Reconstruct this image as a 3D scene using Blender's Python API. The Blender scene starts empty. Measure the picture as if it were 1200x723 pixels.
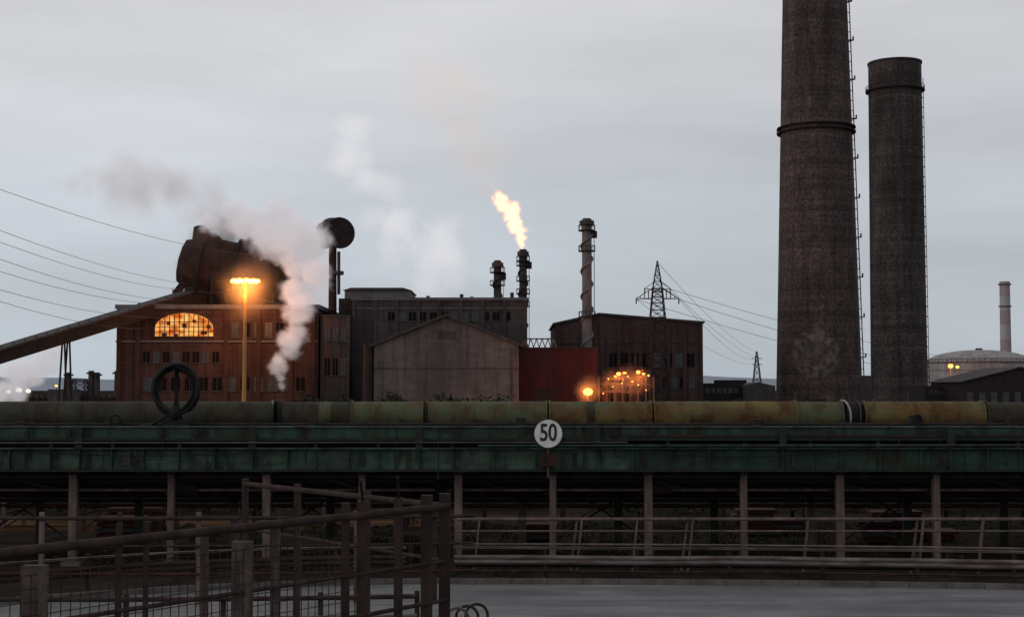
import bpy, math, random
from mathutils import Vector, Matrix, noise
random.seed(7)
S = bpy.context.scene
S.view_settings.view_transform = 'Standard'
S.view_settings.look = 'None'
S.view_settings.exposure = 0

# ---------------------------------------------------------------- image position and depth to site coordinates
CAMH = 5.5; FP = 1700.0; PITCH = math.radians(3.15)
CP, SP = math.cos(PITCH), math.sin(PITCH)
def X(u, v, D):
    b = (361.5 - v) / FP
    return (u - 600) / FP * D / (CP - b * SP)
def Z(v, D):
    b = (361.5 - v) / FP
    return CAMH + (SP + b * CP) * D / (CP - b * SP)
def P(u, v, D): return Vector((X(u, v, D), D, Z(v, D)))
def M(px, D): return px * D / FP

# ---------------------------------------------------------------- camera
cd = bpy.data.cameras.new("camera"); cam = bpy.data.objects.new("camera", cd)
S.collection.objects.link(cam); S.camera = cam
cd.sensor_width = 36; cd.lens = FP / 1200 * 36; cd.clip_end = 20000; cd.clip_start = 0.1
cam.location = (0, 0, CAMH); cam.rotation_euler = (math.radians(90) + PITCH, 0, 0)

# ---------------------------------------------------------------- materials
def nt(m):
    m.use_nodes = True; t = m.node_tree; t.nodes.clear(); return t
def mat(name, c1, c2=None, scale=(1, 1, 1), rough=0.85, stain=0.5, stain_scale=(0.1, 0.1, 0.02), stain_col=None,
        bump=0.3, metal=0.0, det=6, brick=None, lo=0.35, hi=0.65, bdist=0.05, spec=0.12, streak=0.0, streak_scale=(1.5, 1.5, 0.12)):
    m = bpy.data.materials.new(name); t = nt(m); N = t.nodes; L = t.links
    out = N.new('ShaderNodeOutputMaterial'); b = N.new('ShaderNodeBsdfPrincipled')
    L.new(b.outputs[0], out.inputs[0])
    b.inputs['Roughness'].default_value = rough; b.inputs['Metallic'].default_value = metal
    b.inputs['Specular IOR Level'].default_value = spec
    if c2 is None: c2 = tuple(x * 0.6 for x in c1)
    tc = N.new('ShaderNodeTexCoord')
    mp = N.new('ShaderNodeMapping'); mp.inputs['Scale'].default_value = scale
    L.new(tc.outputs['Object'], mp.inputs[0])
    n = N.new('ShaderNodeTexNoise'); n.inputs['Scale'].default_value = 1; n.inputs['Detail'].default_value = det
    n.inputs['Roughness'].default_value = 0.65
    L.new(mp.outputs[0], n.inputs['Vector'])
    r = N.new('ShaderNodeValToRGB'); r.color_ramp.elements[0].position = lo; r.color_ramp.elements[1].position = hi
    r.color_ramp.elements[0].color = (*c1, 1); r.color_ramp.elements[1].color = (*c2, 1)
    L.new(n.outputs[0], r.inputs[0]); col = r.outputs[0]
    if brick:
        br = N.new('ShaderNodeTexBrick'); br.inputs['Scale'].default_value = 1
        br.inputs['Brick Width'].default_value = brick[0]; br.inputs['Row Height'].default_value = brick[1]
        br.inputs['Mortar Size'].default_value = brick[2]
        br.inputs['Color1'].default_value = (1, 1, 1, 1); br.inputs['Color2'].default_value = (0.72, 0.72, 0.72, 1)
        br.inputs['Mortar'].default_value = (brick[3],) * 3 + (1,)
        mb = N.new('ShaderNodeMapping'); mb.inputs['Rotation'].default_value = (math.radians(-90), 0, 0)
        L.new(tc.outputs['Object'], mb.inputs[0]); L.new(mb.outputs[0], br.inputs[0])
        mx = N.new('ShaderNodeMix'); mx.data_type = 'RGBA'; mx.blend_type = 'MULTIPLY'; mx.inputs[0].default_value = 1
        L.new(col, mx.inputs[6]); L.new(br.outputs[0], mx.inputs[7]); col = mx.outputs[2]
    def layer(col, amt, sc_, lo_, hi_, c_):
        mp2 = N.new('ShaderNodeMapping'); mp2.inputs['Scale'].default_value = sc_
        mp2.inputs['Location'].default_value = (3.3, 1.7, 9.1)
        L.new(tc.outputs['Object'], mp2.inputs[0])
        n2 = N.new('ShaderNodeTexNoise'); n2.inputs['Scale'].default_value = 1; n2.inputs['Detail'].default_value = 8
        n2.inputs['Roughness'].default_value = 0.7
        L.new(mp2.outputs[0], n2.inputs['Vector'])
        r2 = N.new('ShaderNodeValToRGB'); r2.color_ramp.elements[0].position = lo_; r2.color_ramp.elements[1].position = hi_
        r2.color_ramp.elements[0].color = (0, 0, 0, 1); r2.color_ramp.elements[1].color = (amt,) * 3 + (1,)
        L.new(n2.outputs[0], r2.inputs[0])
        mx = N.new('ShaderNodeMix'); mx.data_type = 'RGBA'
        L.new(r2.outputs[0], mx.inputs[0]); L.new(col, mx.inputs[6])
        mx.inputs[7].default_value = (*c_, 1); return mx.outputs[2]
    sc = stain_col or tuple(x * 0.35 for x in c1)
    if stain > 0: col = layer(col, stain, stain_scale, .42, .66, sc)
    if streak > 0: col = layer(col, streak, streak_scale, .48, .62, tuple(x * .6 for x in sc))
    L.new(col, b.inputs['Base Color'])
    if bump > 0:
        bp = N.new('ShaderNodeBump'); bp.inputs['Strength'].default_value = bump; bp.inputs['Distance'].default_value = bdist
        L.new(n.outputs[0], bp.inputs['Height']); L.new(bp.outputs[0], b.inputs['Normal'])
    return m
def emis(name, c, s, vary=None):
    m = bpy.data.materials.new(name); t = nt(m); N = t.nodes; L = t.links
    out = N.new('ShaderNodeOutputMaterial'); e = N.new('ShaderNodeEmission'); L.new(e.outputs[0], out.inputs[0])
    e.inputs[0].default_value = (*c, 1); e.inputs[1].default_value = s
    if vary:
        tc = N.new('ShaderNodeTexCoord'); n = N.new('ShaderNodeTexNoise'); n.inputs['Scale'].default_value = vary[0]
        n.inputs['Detail'].default_value = 3
        L.new(tc.outputs['Object'], n.inputs['Vector'])
        r = N.new('ShaderNodeValToRGB'); r.color_ramp.elements[0].position = 0.38; r.color_ramp.elements[1].position = 0.62
        r.color_ramp.elements[0].color = (*vary[1], 1); r.color_ramp.elements[1].color = (*c, 1)
        L.new(n.outputs[0], r.inputs[0]); L.new(r.outputs[0], e.inputs[0])
    return m

WS = (0.9, 0.9, 0.06)
m_brickA = mat("sooty_brick", (0.090, 0.047, 0.042), (0.050, 0.031, 0.031), (0.3, 0.3, 0.12), brick=(1.6, 0.5, 0.05, 0.5), stain=0.75, streak=.6, streak_scale=WS)
m_brickB = mat("grey_brick", (0.092, 0.075, 0.074), (0.058, 0.048, 0.049), (0.25, 0.25, 0.1), brick=(1.6, 0.6, 0.05, 0.6), stain=0.6, streak=.6, streak_scale=WS)
m_brickC = mat("pale_cladding", (0.145, 0.120, 0.114), (0.102, 0.086, 0.084), (0.3, 0.3, 0.08), brick=(2.2, 0.9, 0.06, 0.8), stain=0.6, streak=.5, streak_scale=WS)
m_brickE = mat("brown_brick", (0.095, 0.056, 0.052), (0.062, 0.041, 0.040), (0.25, 0.25, 0.1), brick=(1.6, 0.5, 0.05, 0.55), stain=0.6, streak=.6, streak_scale=WS)
m_red = mat("red_painted_sheet", (0.078, 0.017, 0.020), (0.045, 0.014, 0.017), (0.6, 0.6, 0.08), stain=0.8, stain_scale=(0.3, 0.3, 0.06), stain_col=(0.04, 0.022, 0.022), streak=.7, streak_scale=WS)
m_roof = mat("roof_sheet", (0.12, 0.115, 0.12), (0.08, 0.078, 0.082), (0.4, 0.4, 0.4), stain=0.5, spec=.3)
m_dark = mat("sooty_steel", (0.026, 0.021, 0.021), (0.015, 0.013, 0.014), (0.8, 0.8, 0.8), rough=0.8, stain=0.4, stain_col=(0.045, 0.028, 0.02), stain_scale=(0.4, 0.4, 0.15))
m_mid = mat("weathered_steel", (0.07, 0.062, 0.062), (0.038, 0.034, 0.034), (0.8, 0.8, 0.4), rough=0.75, stain=0.6, stain_scale=(0.5, 0.5, 0.1))
m_hood = mat("burnt_hood_plate", (0.034, 0.024, 0.023), (0.016, 0.012, 0.013), (0.25, 0.25, 0.25), rough=0.95, stain=0.6, stain_col=(0.06, 0.037, 0.03), stain_scale=(0.2, 0.2, 0.1), bump=1.0, bdist=0.5)
m_stack = mat("galvanised_stack", (0.17, 0.16, 0.165), (0.09, 0.083, 0.083), (0.5, 0.5, 0.2), rough=0.6, stain=0.7, stain_scale=(0.4, 0.4, 0.1))
m_win = mat("dirty_glass", (0.02, 0.022, 0.026), (0.05, 0.05, 0.055), (1, 1, 1), rough=0.4, stain=0, spec=.4)
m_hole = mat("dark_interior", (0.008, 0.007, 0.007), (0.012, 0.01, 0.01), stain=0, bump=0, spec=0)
GS = (2.2, 2.2, .5)
m_green = mat("green_girder_paint", (0.034, 0.074, 0.052), (0.020, 0.042, 0.031), (0.5, 1.2, 3), rough=0.75, stain=0.9, stain_scale=(0.9, 1.3, 2.0), stain_col=(0.028, 0.022, 0.017), bump=0.3, bdist=0.01, streak=.85, streak_scale=GS)
m_green2 = mat("dark_green_paint", (0.022, 0.037, 0.028), (0.012, 0.018, 0.015), (1.2, 1.2, 3), rough=0.8, stain=0.7, stain_scale=(1.5, 1.5, 2.5), stain_col=(0.028, 0.02, 0.015), bump=0.2, bdist=0.01)
m_greenp = mat("pale_green_edge", (0.07, 0.115, 0.088), (0.035, 0.065, 0.048), (0.5, 2, 3), rough=0.7, stain=0.95, stain_scale=(.7, 2, 1.6), stain_col=(0.026, 0.024, 0.018), bump=0.2, bdist=0.01, streak=.9, streak_scale=GS)
PS = (1.8, .6, 1.2)
m_pipeA = mat("dull_green_pipe", (0.042, 0.052, 0.034), (0.028, 0.031, 0.024), (0.7, 2, 2), rough=0.75, stain=0.9, stain_scale=(0.9, 1.6, 1.6), stain_col=(0.045, 0.025, 0.016), bump=0.4, bdist=0.02, streak=.8, streak_scale=PS)
m_pipeB = mat("green_pipe", (0.060, 0.092, 0.060), (0.080, 0.082, 0.040), (0.6, 1.5, 1.5), rough=0.7, stain=0.9, stain_scale=(0.9, 1.6, 1.8), stain_col=(0.085, 0.045, 0.018), bump=0.4, bdist=0.02, streak=.75, streak_scale=PS)
m_pipeC = mat("ochre_rust_pipe", (0.135, 0.100, 0.032), (0.072, 0.080, 0.040), (0.5, 1.5, 1.5), rough=0.7, stain=0.95, stain_scale=(0.8, 1.5, 1.8), stain_col=(0.09, 0.036, 0.016), bump=0.4, bdist=0.02, streak=.8, streak_scale=PS)
m_post = mat("dusty_pink_steel", (0.17, 0.125, 0.115), (0.085, 0.06, 0.055), (2, 2, 0.8), rough=0.8, stain=0.85, stain_scale=(3, 3, 0.8), bump=0.3, bdist=0.01)
m_rail = mat("guard_rail_steel", (0.17, 0.145, 0.14), (0.085, 0.068, 0.064), (0.6, 2, 4), rough=0.6, stain=0.85, stain_scale=(0.8, 3, 4), stain_col=(0.04, 0.025, 0.018), bump=0.2, bdist=0.01)
m_fence = mat("fence_rusty_steel", (0.050, 0.032, 0.028), (0.022, 0.016, 0.015), (3, 3, 1), rough=0.85, stain=0.7, stain_scale=(3, 3, 1), bump=0.4, bdist=0.01)
m_fpost = mat("fence_concrete_post", (0.115, 0.088, 0.078), (0.055, 0.042, 0.038), (5, 5, 5), rough=0.9, stain=0.8, stain_scale=(4, 4, 1), bump=0.6, bdist=0.02, streak=.7, streak_scale=(9, 9, 1))
m_asph = mat("asphalt", (0.185, 0.188, 0.188), (0.13, 0.132, 0.133), (0.5, 0.16, 1), rough=0.6, stain=0.85, stain_scale=(0.2, 0.7, 1), stain_col=(0.075, 0.076, 0.078), bump=0.15, bdist=0.01, spec=.3, streak=.5, streak_scale=(.12, 1.6, 1))
m_kerb = mat("kerb_concrete", (0.13, 0.12, 0.115), (0.08, 0.07, 0.065), (2, 2, 2), stain=0.7, stain_scale=(1, 1, 1), bdist=0.01)
m_lit_track = mat("orange_lit_track", (0.15, 0.080, 0.042), (0.04, 0.026, 0.018), (0.25, 0.8, 1), stain=0.9, stain_scale=(0.25, 0.8, 1), stain_col=(0.02, 0.014, 0.01), spec=0)  # brown earth with the orange light on it put into the colour
m_rust = mat("rusty_iron", (0.075, 0.028, 0.02), (0.035, 0.018, 0.014), (1, 1, 2), stain=0.7, stain_scale=(1, 1, 2))
m_sheet = mat("dark_fence_sheet", (0.022, 0.017, 0.014), (0.012, 0.01, 0.009), (0.8, 0.8, 0.6), stain=0.6, stain_scale=(0.8, 0.8, 0.3), stain_col=(0.04, 0.022, 0.016))
m_ground = mat("ground", (0.024, 0.019, 0.016), (0.044, 0.034, 0.025), (0.25, 0.25, 0.15), stain=0.8, stain_scale=(0.6, 0.6, 0.5), stain_col=(0.012, 0.012, 0.009), spec=0, bump=.6)
m_hill = mat("hazy_hill", (0.26, 0.29, 0.33), (0.22, 0.25, 0.29), (0.004, 0.004, 0.01), stain=0.4, stain_scale=(0.01, 0.01, 0.03), stain_col=(0.18, 0.21, 0.24), bump=0)  # distance haze put into the bluish hill colour
m_leaf = mat("scrub_foliage", (0.034, 0.038, 0.022), (0.018, 0.020, 0.014), (1.5, 1.5, 1.5), stain=0.5, stain_scale=(0.6, 0.6, 0.6), bump=0, spec=.05)
m_tank = mat("tank_paint", (0.32, 0.30, 0.29), (0.23, 0.22, 0.22), (0.1, 0.1, 0.05), stain=0.5, stain_scale=(0.3, 0.3, 0.04), streak=.4, streak_scale=(.4, .4, .03))
m_farstack = mat("far_stack_white", (0.36, 0.33, 0.34), (0.28, 0.27, 0.28), (0.2, 0.2, 0.1), stain=0.3)
m_farred = mat("far_stack_red", (0.30, 0.23, 0.235), (0.26, 0.205, 0.21), (0.2, 0.2, 0.1), stain=0.3)
m_white = mat("sign_white", (0.66, 0.66, 0.64), (0.5, 0.5, 0.48), (4, 4, 4), rough=0.5, stain=0.4, stain_scale=(5, 5, 2), bump=0)
m_rim = mat("pale_flange", (0.36, 0.36, 0.34), (0.2, 0.2, 0.18), (3, 3, 3), stain=0.7, stain_scale=(4, 4, 4), bump=0)
m_black = mat("sign_black", (0.02, 0.02, 0.02), (0.03, 0.03, 0.03), rough=0.5, stain=0, bump=0)
m_border = mat("sign_border", (0.08, 0.05, 0.045), (0.06, 0.045, 0.045), rough=0.6, stain=0, bump=0)
m_rubber = mat("black_rubber", (0.010, 0.010, 0.011), (0.016, 0.016, 0.016), (3, 3, 3), rough=0.7, stain=0, spec=.1)
m_pole = mat("lamp_pole_paint", (0.42, 0.23, 0.08), (0.30, 0.17, 0.06), (1, 1, 0.3), rough=0.5, stain=0.3)
m_steelw = mat("cable", (0.10, 0.10, 0.11), (0.08, 0.08, 0.09), stain=0, bump=0)
e_lamp = emis("sodium_lamp", (1.0, 0.40, 0.06), 14)
e_lamp2 = emis("sodium_lamp_far", (1.0, 0.25, 0.04), 7)
e_win = emis("lit_window_glass", (1.0, 0.50, 0.13), 1.15, (0.6, (0.50, 0.09, 0.012)))
e_white = emis("white_floodlight", (1.0, 0.85, 0.75), 3)

def chimney_mat(name, a, b2, spot=None):
    m = mat(name, a, b2, (0.35, 0.35, 0.12), stain=0.65, stain_scale=(0.22, 0.22, 0.05), stain_col=tuple(x * 0.5 for x in b2), bump=0.5, bdist=0.2, streak=.45, streak_scale=(.5, .5, .02))
    t = m.node_tree; N = t.nodes; L = t.links
    bs = next(n for n in N if n.type == 'BSDF_PRINCIPLED')
    col = bs.inputs['Base Color'].links[0].from_socket
    tc = N.new('ShaderNodeTexCoord'); sp = N.new('ShaderNodeSeparateXYZ'); L.new(tc.outputs['Object'], sp.inputs[0])
    cb = N.new('ShaderNodeCombineXYZ'); q = N.new('ShaderNodeMath'); q.operation = 'MULTIPLY'; q.inputs[1].default_value = 0.8
    L.new(sp.outputs[2], q.inputs[0]); fl = N.new('ShaderNodeMath'); fl.operation = 'FLOOR'; L.new(q.outputs[0], fl.inputs[0])
    L.new(fl.outputs[0], cb.inputs[2])
    wn = N.new('ShaderNodeTexWhiteNoise'); L.new(cb.outputs[0], wn.inputs['Vector'])
    mr = N.new('ShaderNodeMapRange'); mr.inputs[3].default_value = 0.75; mr.inputs[4].default_value = 1.15; L.new(wn.outputs[0], mr.inputs[0])
    fr = N.new('ShaderNodeMath'); fr.operation = 'FRACT'; L.new(q.outputs[0], fr.inputs[0])
    lt = N.new('ShaderNodeMath'); lt.operation = 'LESS_THAN'; lt.inputs[1].default_value = 0.16; L.new(fr.outputs[0], lt.inputs[0])
    m2 = N.new('ShaderNodeMath'); m2.operation = 'MULTIPLY_ADD'; m2.inputs[1].default_value = -0.22; L.new(lt.outputs[0], m2.inputs[0]); L.new(mr.outputs[0], m2.inputs[2])
    n3 = N.new('ShaderNodeTexNoise'); n3.inputs['Scale'].default_value = 1.6; n3.inputs['Detail'].default_value = 4; L.new(tc.outputs['Object'], n3.inputs['Vector'])
    m3 = N.new('ShaderNodeMapRange'); m3.inputs[1].default_value = 0.3; m3.inputs[2].default_value = 0.7; m3.inputs[3].default_value = 0.5; m3.inputs[4].default_value = 1.5
    L.new(n3.outputs[0], m3.inputs[0]); m4 = N.new('ShaderNodeMath'); m4.operation = 'MULTIPLY'; L.new(m2.outputs[0], m4.inputs[0]); L.new(m3.outputs[0], m4.inputs[1])
    vm = N.new('ShaderNodeVectorMath'); vm.operation = 'SCALE'; L.new(col, vm.inputs[0]); L.new(m4.outputs[0], vm.inputs['Scale'])
    last = vm.outputs[0]
    if spot is not None:
        ds = N.new('ShaderNodeVectorMath'); ds.operation = 'DISTANCE'; ds.inputs[1].default_value = spot
        L.new(tc.outputs['Object'], ds.inputs[0])
        r = N.new('ShaderNodeValToRGB'); e = r.color_ramp.elements
        e[0].position = 0.0; e[0].color = (0.35,) * 3 + (1,); e[1].position = 1; e[1].color = (0, 0, 0, 1)
        for p_, v_ in ((0.35, 0.15), (0.55, 0.5), (0.75, 0.38), (0.88, 0.0)):
            k = e.new(p_); k.color = (v_, v_, v_, 1)
        dv = N.new('ShaderNodeMath'); dv.operation = 'DIVIDE'; dv.inputs[1].default_value = 7.0
        L.new(ds.outputs['Value'], dv.inputs[0]); L.new(dv.outputs[0], r.inputs[0])
        n4 = N.new('ShaderNodeTexNoise'); n4.inputs['Scale'].default_value = 0.7; n4.inputs['Detail'].default_value = 5; L.new(tc.outputs['Object'], n4.inputs['Vector'])
        r4 = N.new('ShaderNodeValToRGB'); r4.color_ramp.elements[0].position = 0.4; r4.color_ramp.elements[1].position = 0.65
        L.new(n4.outputs[0], r4.inputs[0])
        mm = N.new('ShaderNodeMath'); mm.operation = 'MULTIPLY'; L.new(r.outputs[0], mm.inputs[0]); L.new(r4.outputs[0], mm.inputs[1])
        mx = N.new('ShaderNodeMix'); mx.data_type = 'RGBA'; L.new(mm.outputs[0], mx.inputs[0]); L.new(last, mx.inputs[6]); mx.inputs[7].default_value = (0.24, 0.21, 0.21, 1)
        last = mx.outputs[2]
    L.new(last, bs.inputs['Base Color'])
    return m

# ---------------------------------------------------------------- mesh builder
class B:
    def __init__(s, name): s.n = name; s.v = []; s.f = []; s.mi = []; s.m = []; s.sm = []
    def _m(s, m):
        if m not in s.m: s.m.append(m)
        return s.m.index(m)
    def add(s, vs, fs, m, smooth=False):
        o = len(s.v); k = s._m(m); s.v += [tuple(v) for v in vs]
        for f in fs: s.f.append(tuple(i + o for i in f)); s.mi.append(k); s.sm.append(smooth)
    def box(s, x0, x1, y0, y1, z0, z1, m):
        v = [(x0, y0, z0), (x1, y0, z0), (x1, y1, z0), (x0, y1, z0), (x0, y0, z1), (x1, y0, z1), (x1, y1, z1), (x0, y1, z1)]
        s.add(v, [(0, 3, 2, 1), (4, 5, 6, 7), (0, 1, 5, 4), (1, 2, 6, 5), (2, 3, 7, 6), (3, 0, 4, 7)], m)
    def prism(s, pts, y0, y1, m):
        n = len(pts); v = [(p[0], y0, p[1]) for p in pts] + [(p[0], y1, p[1]) for p in pts]
        f = [tuple(range(n)), tuple(reversed(range(n, 2 * n)))] + [((i + 1) % n, i, i + n, (i + 1) % n + n) for i in range(n)]
        s.add(v, f, m)
    def frame(s, a, b):
        d = (Vector(b) - Vector(a)).normalized()
        r = Vector((0, 0, 1)) if abs(d.z) < 0.95 else Vector((0, 1, 0))
        u = d.cross(r).normalized(); w = u.cross(d).normalized(); return d, u, w
    def beam(s, a, b, wd, ht, m):
        a = Vector(a); b = Vector(b); d, u, w = s.frame(a, b)
        v = []
        for p in (a, b):
            for (i, j) in ((-1, -1), (1, -1), (1, 1), (-1, 1)): v.append(p + u * wd / 2 * i + w * ht / 2 * j)
        s.add(v, [(0, 1, 2, 3), (7, 6, 5, 4), (0, 4, 5, 1), (1, 5, 6, 2), (2, 6, 7, 3), (3, 7, 4, 0)], m)
    def cyl(s, a, b, r1, r2, m, seg=20, caps=True, smooth=True):
        a = Vector(a); b = Vector(b); d, u, w = s.frame(a, b)
        v = []
        for p, r in ((a, r1), (b, r2)):
            for i in range(seg):
                t = 2 * math.pi * i / seg; v.append(p + (u * math.cos(t) + w * math.sin(t)) * r)
        f = [(i, (i + 1) % seg, (i + 1) % seg + seg, i + seg) for i in range(seg)]
        s.add(v, f, m, smooth)
        if caps: s.add(v, [tuple(range(seg)), tuple(range(seg, 2 * seg))], m)
    def tube(s, pts, r, m, seg=8, closed=False):
        pts = [Vector(p) for p in pts]; n = len(pts); v = []
        for i, p in enumerate(pts):
            if closed: a = pts[i - 1]; b = pts[(i + 1) % n]
            else: a = pts[max(i - 1, 0)]; b = pts[min(i + 1, n - 1)]
            d, u, w = s.frame(a, b)
            if i and (u.dot(pu) < 0): u = -u; w = -w
            pu = u
            for k in range(seg):
                t = 2 * math.pi * k / seg; v.append(p + (u * math.cos(t) + w * math.sin(t)) * r)
        f = []
        for i in range(n if closed else n - 1):
            j = (i + 1) % n
            for k in range(seg): f.append((i * seg + k, i * seg + (k + 1) % seg, j * seg + (k + 1) % seg, j * seg + k))
        s.add(v, f, m, True)
    def ring(s, c, ax, R, r, m, seg=32, ts=8):
        ax = Vector(ax).normalized(); h = Vector((0, 0, 1)) if abs(ax.z) < 0.9 else Vector((0, 1, 0))
        u = ax.cross(h).normalized(); w = ax.cross(u)
        v = []
        for i in range(seg):
            t = 2 * math.pi * i / seg; d = u * math.cos(t) + w * math.sin(t); q = Vector(c) + d * R
            for k in range(ts):
                p = 2 * math.pi * k / ts; v.append(q + d * r * math.cos(p) + ax * r * math.sin(p))
        f = [(i * ts + k, i * ts + (k + 1) % ts, ((i + 1) % seg) * ts + (k + 1) % ts, ((i + 1) % seg) * ts + k) for i in range(seg) for k in range(ts)]
        s.add(v, f, m, True)
    def sphere(s, c, rx, ry, rz, m, seg=16, rings=10, top_only=False, rough=0.0):
        v = []; c = Vector(c)
        lo = 0 if top_only else -math.pi / 2
        for j in range(rings + 1):
            ph = lo + (math.pi / 2 - lo) * j / rings
            for i in range(seg):
                t = 2 * math.pi * i / seg
                q = Vector((rx * math.cos(ph) * math.cos(t), ry * math.cos(ph) * math.sin(t), rz * math.sin(ph)))
                if rough: q *= 1 + rough * noise.noise((q + c) * .45)
                v.append(c + q)
        f = [(j * seg + i, j * seg + (i + 1) % seg, (j + 1) * seg + (i + 1) % seg, (j + 1) * seg + i) for j in range(rings) for i in range(seg)]
        s.add(v, f, m, True)
    def done(s):
        me = bpy.data.meshes.new(s.n); me.from_pydata(s.v, [], s.f)
        for m in s.m: me.materials.append(m)
        me.polygons.foreach_set('material_index', s.mi); me.polygons.foreach_set('use_smooth', s.sm)
        me.update(); o = bpy.data.objects.new(s.n, me); S.collection.objects.link(o); return o

def lattice(b, cx, cy, z0, z1, w0, w1, n, t, m):
    def c(z):
        k = (z - z0) / (z1 - z0); w = (w0 + (w1 - w0) * k) / 2
        return [Vector((cx + i * w, cy + j * w, z)) for i, j in ((-1, -1), (1, -1), (1, 1), (-1, 1))]
    zs = [z0 + (z1 - z0) * (1 - (1 - i / n) ** 1.35) for i in range(n + 1)]
    for i in range(n):
        A = c(zs[i]); C = c(zs[i + 1])
        for k in range(4):
            j = (k + 1) % 4
            b.beam(A[k], C[k], t, t, m); b.beam(A[k], C[j], t * .6, t * .6, m); b.beam(A[j], C[k], t * .6, t * .6, m); b.beam(C[k], C[j], t * .6, t * .6, m)
def sag(a, b, s, n=24):
    a = Vector(a); b = Vector(b)
    return [a.lerp(b, i / n) - Vector((0, 0, s * 4 * (i / n) * (1 - i / n))) for i in range(n + 1)]

# ---------------------------------------------------------------- ground, roads, hills
g = B("ground")
g.add([(-9000, -300, 0), (9000, -300, 0), (9000, 12000, 0), (-9000, 12000, 0)], [(0, 1, 2, 3)], m_ground); g.done()

def far_edge(x):
    return 41.2 - 0.0045 * (x + 2) ** 2 if x > -2 else max(29.0, 41.2 - 0.032 * (x + 2) ** 2)
r = B("road"); xs = [-40 + i * 1.0 for i in range(81)]
v = []; f = []
for x in xs: v += [(x, -20, 0.004), (x, far_edge(x), 0.004)]
for i in range(len(xs) - 1): f.append((2 * i, 2 * i + 2, 2 * i + 3, 2 * i + 1))
r.add(v, f, m_asph)
r.done()
k = B("kerb")
for i in range(len(xs) - 1):
    a = (xs[i], far_edge(xs[i]) + 0.12, 0.07); b_ = (xs[i + 1] - 0.015, far_edge(xs[i + 1]) + 0.12, 0.07)
    k.beam(a, b_, 0.2, 0.16, m_kerb)
k.done()
d = B("orange_lit_track"); v = []; f = []
for i in range(22):
    x = -40 + i * 1.8; y = 61 + 2.5 * math.sin(x * 0.09)
    v += [(x, y - 2.2, 0.006), (x, y + 3.2, 0.006)]
for i in range(21): f.append((2 * i, 2 * i + 2, 2 * i + 3, 2 * i + 1))
d.add(v, f, m_lit_track); d.done()

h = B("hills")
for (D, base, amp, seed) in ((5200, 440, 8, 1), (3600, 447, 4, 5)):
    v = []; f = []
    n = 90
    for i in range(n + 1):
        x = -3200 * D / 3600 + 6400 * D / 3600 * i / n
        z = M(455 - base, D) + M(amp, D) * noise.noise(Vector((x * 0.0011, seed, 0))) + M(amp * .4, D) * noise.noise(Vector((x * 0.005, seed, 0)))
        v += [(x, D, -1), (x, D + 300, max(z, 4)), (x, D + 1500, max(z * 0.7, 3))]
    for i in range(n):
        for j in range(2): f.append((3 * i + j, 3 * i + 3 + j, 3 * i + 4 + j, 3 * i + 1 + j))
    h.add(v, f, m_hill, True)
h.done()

# ---------------------------------------------------------------- big concrete chimneys
D = 350
cx = X(960, 465, D); spot = Vector((X(945, 415, D), D - 9.6, Z(415, D)))
m_ch1 = chimney_mat("chimney_concrete", (0.092, 0.064, 0.059), (0.056, 0.042, 0.040), tuple(spot))
m_ch2 = chimney_mat("chimney_concrete_old", (0.076, 0.059, 0.057), (0.047, 0.038, 0.037))
c = B("concrete_chimney")
r0 = M(50, D); ztop = 128; zA = Z(0, D); rA = M(37.5, D)
def rad(z): return r0 + (rA - r0) * (z / zA)
prev = 0
for i in range(32):
    z1_ = ztop * (i + 1) / 32
    c.cyl((cx, D, prev), (cx, D, z1_), rad(prev), rad(z1_), m_ch1, 64, caps=False); prev = z1_
c.cyl((cx, D, ztop - 2), (cx, D, ztop), rad(ztop) + .5, rad(ztop) + .5, m_ch1, 64)
for zz, ww in ((Z(157, D), 0.9), (Z(157, D) + 1.2, 0.9)):
    c.cyl((cx, D, zz), (cx, D, zz + 0.22), rad(zz) + ww, rad(zz) + ww, m_dark, 48)
zz = Z(157, D)
for i in range(40):
    t = 2 * math.pi * i / 40; rr = rad(zz) + .85
    c.beam((cx + rr * math.cos(t), D + rr * math.sin(t), zz), (cx + rr * math.cos(t), D + rr * math.sin(t), zz + 1.3), .08, .08, m_dark)
ang = math.radians(-14)
for i in range(48):
    z = 3 + i * 2.4; rr = rad(z)
    p = Vector((cx + rr * math.cos(ang), D + rr * math.sin(ang), z)); o = Vector((math.cos(ang), math.sin(ang), 0))
    c.beam(p, p + o * .5, .15, .18, m_dark)
    c.beam(p + o * .45, Vector((cx + (rad(z + 2.4) + .45) * math.cos(ang), D + (rad(z + 2.4) + .45) * math.sin(ang), z + 2.4)), .22, .22, m_dark)
    if i % 4 == 0: c.box(p.x, p.x + 1.15, p.y - .5, p.y + .5, z + .3, z + .5, m_dark); c.box(p.x + 1.0, p.x + 1.15, p.y - .5, p.y + .5, z + .5, z + 1.3, m_dark)
c.done()

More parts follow.
